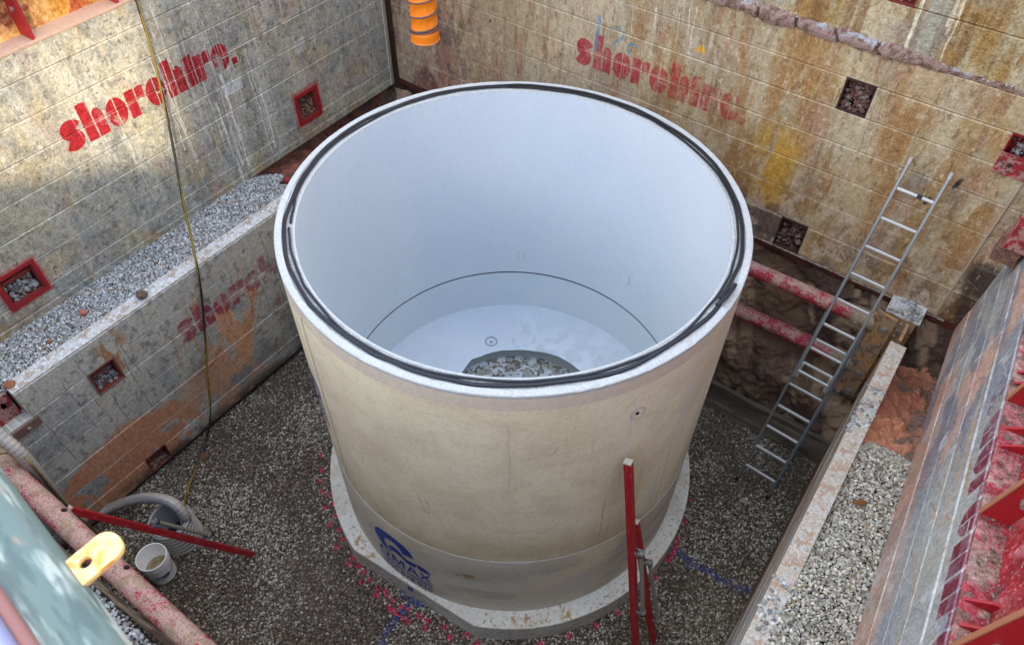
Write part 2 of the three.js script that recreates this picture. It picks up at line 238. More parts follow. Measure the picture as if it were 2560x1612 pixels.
{
  const o = thing('upper_panel_frame', 'sunlit rusty orange panel frame with red rib and pale flange at top left', 'panel frame', [posUL[0], 0, posUL[2]], rotUL);
  mesh('skin', plankGeo(-2.6, 3.8, 4.53, 6.9, 0.05).translate(0, 0, -0.19), wallMat(texOrange, 0.008), o);
  mesh('flange', bx(6.4, 0.022, 0.2, 0.6, 4.528, -0.094, 0.004), mat(196, 160, 132, 0.8, 0, { bumpMap: g3, bumpScale: 0.005 }), o);
  for (const u of [-0.62 + 0.37, 0.42, 1.1, 1.8, 2.5, 3.2, -0.95].slice(0, 1).concat([-1, 0.55, 1.3, 2.05, 2.8])) { const ux = u === -0.25 ? -0.25 : u; const r = mesh('rib', bx(0.03, 2.3, 0.17, ux, 5.69, -0.1, 0.005), M.paintRed, o); mesh('bolt', new THREE.CylinderGeometry(0.022, 0.022, 0.02, 6).rotateZ(Math.PI / 2).translate(ux - 0.02, 4.78, -0.1), M.bolt, r); }
}

// back panel --------------------------------------------------------------------
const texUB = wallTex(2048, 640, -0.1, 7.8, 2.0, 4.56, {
  base: [168, 148, 112], grain: 34, fine: 40, rows: [2.575, 2.915, 3.25, 3.577, 3.9, 4.205], edge: [204, 186, 150],
  layers: [
    { c: [148, 142, 122], f: [0.7, 1.2], s: 21, lo: 0.4, hi: 0.6, a: 0.85, m: (x) => sm(5.6, 2.6, x) }, { c: [184, 150, 114], f: [1.3, 1.5], s: 22, lo: 0.46, hi: 0.62, a: 0.7, m: (x) => sm(4.5, 1.4, x) },
    { c: [150, 108, 62], f: [2.6, 1.3], s: 23, lo: 0.46, hi: 0.64, a: 0.7, m: (x) => sm(2.4, 4.6, x) }, { c: [182, 152, 90], f: [2.2, 1.1], s: 24, lo: 0.52, hi: 0.7, a: 0.6, m: (x) => sm(3.2, 5, x) },
    { c: [132, 100, 66], f: [15, 2.2], s: 25, lo: 0.52, hi: 0.74, a: 0.5 }, { c: [186, 168, 138], f: [18, 3], s: 26, lo: 0.54, hi: 0.74, a: 0.55 }, { c: [164, 120, 88], f: [12, 2.4], s: 27, lo: 0.56, hi: 0.72, a: 0.5 },
    { c: [108, 92, 76], f: [1.2, 1.8], s: 28, lo: 0.42, hi: 0.62, a: 0.65, m: (x, y) => sm(3.0, 2.3, y) }, { c: [82, 74, 66], f: [2.2, 2.6], s: 29, lo: 0.5, hi: 0.64, a: 0.7, m: (x, y) => sm(2.9, 2.45, y) * sm(3, 4.5, x) },
    { c: [192, 170, 144], f: [9, 8], s: 30, lo: 0.53, hi: 0.64, a: 0.75, m: (x, y) => sm(3.4, 2.9, y) * sm(1.5, 4.5, x) }, { c: [196, 146, 44], f: [5, 0.9], s: 31, lo: 0.34, hi: 0.56, a: 0.8, m: (x, y) => sm(0.36, 0.1, Math.abs(x - 5.15 - (y - 3) * 0.1)) * sm(2.55, 2.75, y) * sm(3.7, 3.3, y) },
    { c: [128, 82, 68], f: [2.4, 2.4], s: 32, lo: 0.3, hi: 0.46, a: 0.85, m: (x, y) => sm(1.45, 0.7, x + (y - 2.2) * 0.35) }, { c: [88, 76, 70], f: [11, 7], s: 33, lo: 0.5, hi: 0.6, a: 0.7, m: (x, y) => sm(1.7, 0.7, x) }, { c: [160, 112, 92], f: [11, 9], s: 41, lo: 0.54, hi: 0.62, a: 0.6, m: (x, y) => sm(1.7, 0.7, x) },
    { c: [176, 136, 112], f: [3, 3], s: 34, lo: 0.5, hi: 0.65, a: 0.5, m: (x) => sm(5.4, 6.4, x) }, { c: [130, 122, 112], f: [2, 2.2], s: 35, lo: 0.52, hi: 0.64, a: 0.65, m: (x, y) => sm(5.5, 6.2, x) * sm(3.2, 3.7, y) },
    { c: [60, 44, 34], f: [3, 3], s: 36, lo: 0.1, hi: 0.3, a: 0.9, m: (x, y) => sm(7.2, 7.3, x + 0.1 * vn(x * 9, y * 9)) * sm(3.05, 2.9, y) },  // lower far-right corner: dark wet clay with its shade painted in
    { c: [156, 112, 56], f: [5, 0.9], s: 37, lo: 0.5, hi: 0.62, a: 0.55, m: (x) => sm(2.8, 4.4, x) }, { c: [192, 178, 142], f: [4, 1.2], s: 38, lo: 0.52, hi: 0.64, a: 0.55 }, { c: [206, 190, 160], f: [34, 16], s: 39, lo: 0.66, hi: 0.78, a: 0.5 }, { c: [96, 72, 50], f: [36, 12], s: 40, lo: 0.66, hi: 0.76, a: 0.4 },
  ],
  wear: (x, y) => 0.8 - 0.2 * sm(3.2, 4.6, x) - 0.45 * sm(0.5, 0.66, fbm(x * 30, y * 9, 4)) * (0.4 + 0.6 * sm(2.6, 4.6, x)) - 0.2 * sm(0.4, 0.7, fbm(x * 6, y * 6, 3)),
}, (x) => { putWord(x, 2.78, 3.405, 2.02, 0.285, '#a2242b'); }, (x) => {
  x.strokeStyle = '#5f86a8'; x.lineWidth = 0.035; x.globalAlpha = 0.85; x.beginPath(); x.moveTo(3.04, 4.0); x.lineTo(3.02, 3.6); x.stroke(); x.lineWidth = 0.022; x.beginPath(); x.arc(3.27, 3.87, 0.065, 2.6, -1.6, true); x.lineTo(3.24, 3.74); x.stroke(); x.beginPath(); x.arc(3.46, 3.76, 0.06, 0.7, 4.2, false); x.stroke();
  x.fillStyle = '#e0a528'; x.globalAlpha = 0.95; x.beginPath(); x.moveTo(4.12, 3.98); x.lineTo(4.24, 3.98); x.lineTo(4.2, 4.07); x.closePath(); x.fill();
  x.fillStyle = '#1c1712'; for (const [a, b, w, h] of [[2.38, 4.06, 0.018, 0.07], [6.75, 3.62, 0.02, 0.07], [6.6, 3.36, 0.02, 0.05], [1.35, 3.72, 0.008, 0.03], [1.6, 3.5, 0.008, 0.03]]) { x.globalAlpha = 0.9; x.beginPath(); x.ellipse(a, b, w, h, -0.3, 0, 7); x.fill(); }
  drips(x, 31, 34, 0.8, 7.1, 2.8, 4.5, '#8a6840', 0.003, 0.008); drips(x, 32, 16, 0.8, 7.1, 2.9, 4.5, '#c8b48c', 0.003, 0.008); drips(x, 33, 6, 3.3, 4.4, 3.9, 4.5, '#e4ded0', 0.006, 0.012);
  scratches(x, 34, 120, 0.8, 7.2, 2.2, 4.5, ['#d6c6a4', '#5e4a34', '#a4643c'], 1.3, 0.16, 0.007); scratches(x, 35, 60, 5, 7.1, 2.2, 2.8, ['#cdbba0', '#bfa888'], -0.8, 0.25, 0.006);
  x.strokeStyle = '#b9a98a'; x.globalAlpha = 0.7; x.lineWidth = 0.014; x.beginPath(); x.moveTo(7.16, 2.2); x.lineTo(7.17, 4.5); x.stroke();
});
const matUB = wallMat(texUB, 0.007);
const posUB = [-1.58928, 0, -4.6475], rotUB = -36.5 * Math.PI / 180;
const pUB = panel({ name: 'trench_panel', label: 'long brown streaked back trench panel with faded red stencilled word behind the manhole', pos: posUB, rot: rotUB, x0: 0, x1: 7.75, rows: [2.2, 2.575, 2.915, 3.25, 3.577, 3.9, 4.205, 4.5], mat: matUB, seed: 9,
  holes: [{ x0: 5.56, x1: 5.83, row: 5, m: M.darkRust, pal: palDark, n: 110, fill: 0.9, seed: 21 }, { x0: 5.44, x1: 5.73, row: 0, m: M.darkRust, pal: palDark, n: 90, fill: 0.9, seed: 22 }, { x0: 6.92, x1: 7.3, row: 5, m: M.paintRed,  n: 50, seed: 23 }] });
mesh('bottom_lip', bx(3.4, 0.016, 0.035, 5.55, 2.19, -0.006, 0.004), metres(new THREE.MeshStandardMaterial({ map: speck([150, 132, 108], [110, 90, 70], [184, 176, 164], 22, 512), roughness: 0.9, bumpMap: g3, bumpScale: 0.01 })), pUB);
{ // undercut cutting edge below the face
  const g = plankGeo(0, 7.75, 0, 0.22, 0.05, 0.004).rotateX(0.4).translate(0, 1.99, -0.1);
  mesh('cutting_edge', g, new THREE.MeshStandardMaterial({ map: speck([120, 64, 50], [84, 62, 48], [56, 46, 40], 5), roughness: 0.85, bumpMap: g3, bumpScale: 0.006 }), pUB);
  const sp = mesh('socket_plate', [bx(0.4, 0.19, 0.012, 7.12, 3.94, 0.008)], dirtyRed, pUB); mesh('bolt', new THREE.CylinderGeometry(0.02, 0.02, 0.02, 6).rotateX(Math.PI / 2).translate(7.02, 3.95, 0.02), M.darkRust, sp);
  mesh('weld_bead', [cylBetween(new THREE.Vector3(7.155, 2.25, 0.002), new THREE.Vector3(7.185, 4.48, 0.002), 0.012, 0.012, 6)], mat(164, 146, 116, 0.8), pUB);
}
const texUB2 = wallTex(1536, 512, 2, 7.8, 4.5, 6.4, { base: [168, 152, 110], grain: 44, layers: [{ c: [150, 112, 52], f: [5, 0.9], s: 51, lo: 0.46, hi: 0.62, a: 0.9 }, { c: [186, 172, 138], f: [3, 1.2], s: 52, lo: 0.5, hi: 0.66, a: 0.8 }, { c: [122, 86, 46], f: [11, 1.3], s: 53, lo: 0.54, hi: 0.7, a: 0.7 }, { c: [150, 148, 136], f: [1.2, 1.2], s: 54, lo: 0.5, hi: 0.64, a: 0.6 }] }, null, (x) => { drips(x, 55, 60, 2, 7.8, 4.5, 6, '#7d5a30', 0.004, 0.014); drips(x, 56, 6, 5.9, 6.2, 4.4, 6, '#e6dcb8', 0.01, 0.03); scratches(x, 57, 50, 2, 7.8, 4.5, 6, ['#dccfae', '#6a5030'], 1.3, 0.2, 0.008); });
panel({ name: 'trench_panel', label: 'uppermost ochre stained trench panel at the top right, above the cracked mortar line', pos: [posUB[0] - 0.03, 0, posUB[2] - 0.045], rot: rotUB, x0: 0, x1: 7.75, rows: [4.52, 4.9, 5.215, 5.53, 5.84, 6.2, 6.55, 6.9], mat: wallMat(texUB2, 0.009), seed: 11, holes: [{ x0: 5.58, x1: 5.9, row: 1, m: M.rustRed, pal: palDark, n: 70, fill: 0.9, seed: 24 }] });

// lower left panel ----------------------------------------------------------------
const texLL = wallTex(1536, 840, -3.2, 1.4, 0, 2.26, {
  base: [178, 171, 154], grain: 30, rows: [0.36, 0.66, 0.975, 1.3, 1.61, 1.9], edge: [176, 170, 152],
  layers: [
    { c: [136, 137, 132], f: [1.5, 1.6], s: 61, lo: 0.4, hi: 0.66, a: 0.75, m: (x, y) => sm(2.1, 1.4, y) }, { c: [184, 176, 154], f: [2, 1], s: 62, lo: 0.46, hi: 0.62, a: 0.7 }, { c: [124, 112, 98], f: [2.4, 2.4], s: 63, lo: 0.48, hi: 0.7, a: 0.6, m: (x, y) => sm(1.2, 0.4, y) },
    { c: [150, 152, 146], f: [16, 3], s: 64, lo: 0.6, hi: 0.74, a: 0.35 }, { c: [104, 100, 94], f: [16, 12], s: 65, lo: 0.6, hi: 0.74, a: 0.5 },
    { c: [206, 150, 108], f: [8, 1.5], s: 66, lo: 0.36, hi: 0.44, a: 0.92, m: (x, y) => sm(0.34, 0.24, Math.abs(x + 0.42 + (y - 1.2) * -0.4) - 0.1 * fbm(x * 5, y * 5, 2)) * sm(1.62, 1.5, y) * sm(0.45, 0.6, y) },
    { c: [188, 128, 88], f: [5, 3.4], s: 67, lo: 0.34, hi: 0.42, a: 0.92, m: (x, y) => sm(0.56, 0.46, Math.hypot((x + 1.95) * 0.62, (y - 0.5) * 0.9) + 0.25 * (fbm(x * 3, y * 3 + 60, 3) - 0.5)) },
    { c: [184, 140, 106], f: [4, 4], s: 70, lo: 0.44, hi: 0.54, a: 0.8, m: (x, y) => sm(0.5, 0.3, Math.abs(x + 1.0 - (0.9 - y) * 0.6) * 0.9) * sm(1.1, 0.8, y) },
    { c: [128, 94, 78], f: [5, 5], s: 68, lo: 0.48, hi: 0.6, a: 0.7, m: (x, y) => sm(0.3, 0.15, Math.hypot(x - 0.15, (y - 1.0) * 0.7)) },
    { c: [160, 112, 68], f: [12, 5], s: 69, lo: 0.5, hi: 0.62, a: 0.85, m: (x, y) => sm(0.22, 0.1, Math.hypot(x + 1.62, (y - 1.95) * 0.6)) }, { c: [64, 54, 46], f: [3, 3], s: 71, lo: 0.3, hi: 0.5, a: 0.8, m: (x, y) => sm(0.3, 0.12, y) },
  ],
  wear: (x, y) => 0.85 - 0.45 * sm(0.46, 0.64, fbm(x * 14, y * 14, 4)) - 0.3 * sm(-0.5, 0.2, x) - 0.12,
}, (x) => { putWord(x, -0.98, 1.45, 2.0, 0.285, '#8c2636'); }, (x) => {
  scratches(x, 72, 160, -2.6, 1.3, 0.1, 2.2, ['#aeb0ac', '#8f8a7c', '#4a443c'], 1.2, 0.2, 0.006); scratches(x, 73, 40, -1.1, 0, 0.6, 1.7, ['#b5764a', '#9a5c36'], 1.1, 0.4, 0.03); drips(x, 74, 14, -2.5, 1, 0.8, 2.2, '#5a544a', 0.004, 0.012);
  scratches(x, 75, 30, -0.4, 1.2, 0.4, 1.4, ['#c0c2be'], 1.2, 0.22, 0.005);
});
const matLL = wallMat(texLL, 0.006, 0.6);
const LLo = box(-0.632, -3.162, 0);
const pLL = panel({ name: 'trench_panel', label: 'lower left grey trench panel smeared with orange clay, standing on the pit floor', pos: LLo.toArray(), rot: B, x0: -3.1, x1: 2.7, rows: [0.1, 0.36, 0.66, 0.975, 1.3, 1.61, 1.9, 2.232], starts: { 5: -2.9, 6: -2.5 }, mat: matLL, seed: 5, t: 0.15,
  holes: [{ x0: -1.915, x1: -1.648, row: 5, m: M.rustRed, frame: mat(112, 84, 66, 0.8), fw: 0.014, bar: 1,  n: 70, seed: 31 }, { x0: -1.92, x1: -1.65, row: 0, m: M.rustRed, pal: palBrown, n: 60, seed: 32, fill: 0.45 }] });
mesh('top_cap', bx(5.2, 0.016, 0.16, 0.1, 2.24, -0.083, 0.004), capMat, pLL);
mesh('cutting_edge', plankGeo(-3.1, 2.7, 0, 0.12, 0.05, 0.004).rotateX(0.5).translate(0, 0, -0.055), mat(56, 48, 40, 0.8, 0, { bumpMap: g3, bumpScale: 0.006 }), pLL);
{ // slotted end plate at the near end of the lower left panel
  const o = thing('end_post', 'red slotted end post bolted to the near end of the lower left panel', 'end post', LLo.toArray(), B);
  const sh = new THREE.Shape([[-0.02, 1.88], [-0.02, 2.2], [-0.3, 2.2], [-0.3, 1.88]].map((p) => new THREE.Vector2(...p))); const h = new THREE.Path(); h.absellipse(-0.1, 2.08, 0.022, 0.05, 0, Math.PI * 2); sh.holes.push(h);
  mesh('slotted_plate', new THREE.ExtrudeGeometry(sh, { depth: 0.02, bevelEnabled: false }).translate(-2.5, 0, -0.13), dirtyRed, o);
  mesh('back_plate', bx(0.3, 0.4, 0.01, -2.66, 2.03, -0.2), M.dark, o);
  const fl = mesh('flange', [bx(0.36, 0.1, 0.02, -2.63, 1.82, 0.008, 0.003)], mat(112, 84, 70, 0.8), o); for (const x of [-2.57, -2.76]) mesh('bolt', new THREE.CylinderGeometry(0.02, 0.022, 0.03, 6).rotateX(Math.PI / 2).translate(x, 1.815, 0.03), M.bolt, fl);
}

// lower right panel ---------------------------------------------------------------
const texLR = wallTex(1024, 512, -2.3, 4, 0, 2.26, { base: [196, 182, 158], grain: 40, layers: [{ c: [172, 172, 166], f: [1, 3], s: 81, lo: 0.44, hi: 0.6, a: 0.8 }, { c: [156, 120, 90], f: [1.5, 5], s: 82, lo: 0.5, hi: 0.64, a: 0.7 }, { c: [206, 188, 160], f: [1, 8], s: 83, lo: 0.52, hi: 0.66, a: 0.6 }, { c: [92, 56, 38], f: [2, 2], s: 84, lo: 0.35, hi: 0.55, a: 0.85, m: (x, y) => sm(0.9, 0.3, y) * sm(1.5, -0.5, x) }] }, (x) => { x.strokeStyle = '#2653a0'; x.lineWidth = 0.07; x.globalAlpha = 0.8; x.beginPath(); x.moveTo(1.62, 0.2); x.quadraticCurveTo(1.2, 0.7, 0.5, 1.25); x.stroke(); x.strokeStyle = '#a83a58'; x.lineWidth = 0.05; x.beginPath(); x.moveTo(-0.1, 1.5); x.lineTo(-0.5, 1.8); x.stroke(); }, (x) => scratches(x, 85, 90, -2, 3.9, 0, 2.2, ['#c8bca4', '#5e5040'], 0.1, 0.5, 0.01));
const matLR = wallMat(texLR, 0.006);
const LRo = box(0, 2.93, 0), rotLR = B + Math.PI;
const pLR = panel({ name: 'trench_panel', label: 'lower right trench panel seen edge on, with a pale gravel dusted top', pos: LRo.toArray(), rot: rotLR, x0: -2.07, x1: 3.3, rows: [0.02, 0.36, 0.66, 0.975, 1.3, 1.61, 1.9, 2.232], mat: matLR, seed: 6, t: 0.148 });
mesh('top_cap', bx(5.38, 0.016, 0.15, 0.62, 2.24, -0.076, 0.004), metres(new THREE.MeshStandardMaterial({ map: speck([186, 168, 144], [176, 142, 114], [196, 188, 176], 18, 1024, [0.44, 0.72, 0.46, 0.72]), roughness: 0.85, bumpMap: g3, bumpScale: 0.008 })), pLR);
{ // corner post and connecting plate at the far end
  const o = thing('corner_post', 'brown bolted steel corner post topped with gravel beside the ladder', 'corner post', [0, 0, 0], 0); o.position.copy(box(2.42, 2.78, 0)); o.rotation.y = B;   // local x along, z across
  const rust = metres(new THREE.MeshStandardMaterial({ map: speck([160, 128, 94], [176, 130, 80], [120, 98, 76], 7), roughness: 0.8, bumpMap: g3, bumpScale: 0.005 }));
  mesh('inner_plate', (() => { const s = new THREE.Shape([[-0.06, 2.25], [0.13, 2.22], [0.13, 0.78], [-0.06, 0.98]].map((p) => new THREE.Vector2(...p))); return new THREE.ExtrudeGeometry(s, { depth: 0.03, bevelEnabled: true, bevelSize: 0.004, bevelThickness: 0.004, bevelSegments: 1 }).rotateY(-Math.PI / 2).translate(-0.01, 0, 0); })(), rust, o);
  mesh('side_plate', bx(0.06, 2.15, 0.02, 0.02, 1.08, -0.075, 0.004), rust, o);
  mesh('web', bx(0.3, 2.2, 0.03, -0.09, 1.1, 0.225), rust, o); mesh('box_section', bx(0.24, 2.2, 0.28, 0.165, 1.1, 0.155, 0.006), rust, o);
  mesh('cap', bx(0.27, 0.03, 0.33, 0.165, 2.23, 0.155, 0.006), capMat, o);
  for (const y of [2.06, 1.36, 1.05]) mesh('bolt', new THREE.CylinderGeometry(0.04, 0.044, 0.035, 6).rotateZ(Math.PI / 2).translate(-0.06, y, 0.06), M.bolt, o);
  for (const y of [2.14, 2.05, 1.96]) mesh('rivet', new THREE.SphereGeometry(0.018, 8, 6).translate(0.042, y, 0.17), M.bolt, o);
}

// right upper panel, leaning outwards ---------------------------------------------
const texUR = wallTex(1280, 560, -3.2, 3.6, -0.1, 2.4, {
  base: [166, 164, 154], grain: 36, rows: [0.32, 0.63, 0.94, 1.25, 1.56], edge: [236, 232, 220],
  layers: [{ c: [140, 142, 146], f: [0.9, 1.6], s: 91, lo: 0.42, hi: 0.6, a: 0.8 }, { c: [176, 174, 158], f: [1.5, 1], s: 92, lo: 0.5, hi: 0.66, a: 0.6 }, { c: [206, 176, 158], f: [2, 1.4], s: 93, lo: 0.2, hi: 0.4, a: 0.9, m: (x, y) => sm(0.55, 0.3, y - 0.05 * Math.sin(x * 3)) }, { c: [190, 138, 108], f: [3, 3], s: 94, lo: 0.46, hi: 0.6, a: 0.6, m: (x, y) => sm(0.7, 0.3, y) },
    { c: [206, 160, 134], f: [1.4, 4], s: 95, lo: 0.4, hi: 0.54, a: 0.85, m: (x, y) => sm(0.5, 0.25, Math.abs(y - 0.9 - (x + 1.1) * -0.75)) * sm(0.2, -0.5, x) }, { c: [112, 116, 128], f: [2, 5], s: 96, lo: 0.5, hi: 0.66, a: 0.6, m: (x) => sm(0.4, -0.8, x) }, { c: [158, 140, 92], f: [3, 3], s: 97, lo: 0.54, hi: 0.7, a: 0.6, m: (x) => sm(0.4, 2, x) }, { c: [204, 200, 192], f: [10, 4], s: 98, lo: 0.66, hi: 0.78, a: 0.6 }],
  wear: (x, y) => 0.85 - 0.35 * sm(0.45, 0.65, fbm(x * 12, y * 12, 3)) - 0.7 * sm(0.4, -1.0, x),
}, (x) => { putWord(x, -0.62, 1.365, 2.26, 0.29, '#6e1226'); }, (x) => { scratches(x, 99, 160, -3, 3.4, 0.1, 1.6, ['#cfccc2', '#6a6c70', '#c59a74'], 0.6, 0.35, 0.009); scratches(x, 100, 16, -1, 2, 0.6, 1.3, ['#c89c70', '#b78250'], 0.35, 0.5, 0.03); x.strokeStyle = '#d0a47c'; x.globalAlpha = 0.7; x.lineWidth = 0.03; x.beginPath(); x.moveTo(-2.4, 1.2); x.quadraticCurveTo(-0.6, 1.22, 0.4, 1.1); x.stroke(); });
const URo = box(0, 3.545, 2.12), rotUR = B + Math.PI + 0.055;
const pUR = panel({ name: 'trench_panel', label: 'grey blue right trench panel streaked with clay, leaning over the right gravel ledge', pos: [URo.x, 2.12, URo.z], rot: rotUR, lean: -0.0537, x0: -2.7, x1: 3.4, rows: [0, 0.32, 0.63, 0.94, 1.25, 1.56, 1.87, 2.18, 2.37], mat: wallMat(texUR, 0.006, 0.6), seed: 12 });
{ // red upper frame above it: dirty flange, gusseted ribs, mottled skin
  const o = thing('upper_panel_frame', 'bright red ribbed panel frame with gravel littered flange at lower right', 'panel frame', [0, 0, 0], 0); o.position.copy(box(0, 3.398, 4.5)); o.rotation.y = rotUR;          // local x towards the near end, z into the pit
  const fm = metres(new THREE.MeshStandardMaterial({ map: texPink, roughness: 0.75, bumpMap: g3, bumpScale: 0.008 }));
  const LEAN = 0.12;
  mesh('flange', bx(8.5, 0.02, 0.16, 1.45, -0.012, -0.08, 0.004), fm, o);
  const skin = mesh('skin', plankGeo(-2.8, 5.7, 0, 3.15, 0.04, 0.002), new THREE.MeshStandardMaterial({ map: texSkin, roughness: 0.65, bumpMap: g3, bumpScale: 0.008 }), o); skin.position.set(0, 0, -0.12); skin.rotation.x = -LEAN;  // skin made taller and longer beyond view to block the sun
  const edge = mat(150, 92, 60, 0.8);
  for (const x of [0.415, 1.168, 1.889, 2.63, -0.335]) {
    const s = new THREE.Shape([[0, 0.002], [0.125, 0.002], [0.16 + 2.2 * Math.tan(LEAN), 2.2], [2.2 * Math.tan(LEAN) + 0.01, 2.2]].map((p) => new THREE.Vector2(...p)));
    const r = mesh('rib', new THREE.ExtrudeGeometry(s, { depth: 0.022, bevelEnabled: false }).rotateY(Math.PI / 2).translate(x, 0, -0.001), M.paintRed, o);
    mesh('edge_bar', (() => { const L = 2.2 / Math.cos(LEAN); return bx(0.03, L, 0.006, 0, L / 2, 0).rotateX(-LEAN).translate(x + 0.011, 0, 0.004); })(), edge, r);
    mesh('bolt', new THREE.CylinderGeometry(0.026, 0.026, 0.03, 6).rotateZ(Math.PI / 2).translate(x + 0.035, 0.2, -0.1), M.bolt, r);
  }
  const gus = new THREE.Shape([[0.012, 0], [0.12, 0], [0.13, 0.07], [0.1, 0.065]].map((p) => new THREE.Vector2(...p)));
  const gg = new THREE.ExtrudeGeometry(gus, { depth: 0.014, bevelEnabled: false }).rotateY(Math.PI / 2);
  for (const x of [0.2, 0.285, 0.62, 0.74, 1.64, 1.765, 2.2, 2.34, -0.55, -0.66]) { const g = mesh('gusset', gg, M.paintRed, o); g.position.set(x, 0.001, 0); }
  // litter on the flange
  const rr = rng(41), ls = []; for (let i = 0; i < 900; i++) { const g = new THREE.IcosahedronGeometry(0.002 + rr() * rr() * 0.009, 0).scale(1, 0.6, 1); g.rotateY(rr() * 6).translate(-2 + rr() * 5, 0.002, -0.118 + Math.pow(rr(), 2) * 0.09); ls.push(g); }
  const lt = mesh('litter', ls, mat(126, 104, 86, 0.95), o); lt.userData.kind = 'stuff';
}

// ---------------------------------------------------------------- manhole
const R = 1.85, RI = 1.691, RIM = 3.826, JT = 1.40;
const D2 = Math.PI / 180;
function logo(x) {                                     // mark and lettering, 1 wide, text baseline stack from 0
  x.fillStyle = '#1b3f94';
  const ring = (cx, cy, r1, r2, a0, a1, sx = 1) => { x.beginPath(); x.ellipse(cx, cy, r1 * sx, r1, 0, a0, a1, false); x.ellipse(cx, cy, r2 * sx, r2, 0, a1, a0, true); x.closePath(); x.fill(); };
  // the mark: big arch, small arch, wave (1 wide, 0.93 to 1.84 high)
  x.beginPath(); x.moveTo(0.74, 1.36); x.bezierCurveTo(0.74, 1.68, 0.56, 1.84, 0.36, 1.82); x.bezierCurveTo(0.12, 1.82, 0.0, 1.62, 0.0, 1.38); x.bezierCurveTo(0.0, 1.2, 0.06, 1.04, 0.16, 0.94); x.lineTo(0.3, 0.94); x.bezierCurveTo(0.24, 1.06, 0.18, 1.2, 0.2, 1.36); x.bezierCurveTo(0.22, 1.52, 0.34, 1.56, 0.4, 1.54); x.bezierCurveTo(0.5, 1.5, 0.54, 1.42, 0.54, 1.28); x.closePath(); x.fill();
  x.beginPath(); x.moveTo(0.26, 1.14); x.bezierCurveTo(0.28, 1.34, 0.44, 1.38, 0.53, 1.22); x.lineTo(0.52, 1.0); x.bezierCurveTo(0.44, 1.1, 0.34, 1.12, 0.3, 0.98); x.closePath(); x.fill();
  x.beginPath(); x.moveTo(0.54, 1.18); x.bezierCurveTo(0.6, 1.1, 0.7, 1.12, 0.76, 1.16); x.bezierCurveTo(0.78, 1.08, 0.77, 1.0, 0.74, 0.95); x.bezierCurveTo(0.66, 0.88, 0.54, 0.92, 0.52, 1.06); x.closePath(); x.fill();
  x.beginPath(); x.moveTo(0.78, 1.18); x.bezierCurveTo(0.9, 1.2, 1.0, 1.1, 1.0, 0.92); x.lineTo(0.8, 0.96); x.closePath(); x.fill();
  const T = (s, y, h, w) => { x.save(); x.translate(0.5, y); x.scale(1, -1); x.font = 'bold 100px sans-serif'; const m = x.measureText(s).width; x.scale(w / m, h / 73); x.textAlign = 'center'; x.fillText(s, 0, 0); x.restore(); };
  T('QMAX', 0.52, 0.34, 1); T('PUMPING SYSTEMS', 0.3, 0.15, 1); T('1800 678 910', 0.04, 0.2, 1);
}
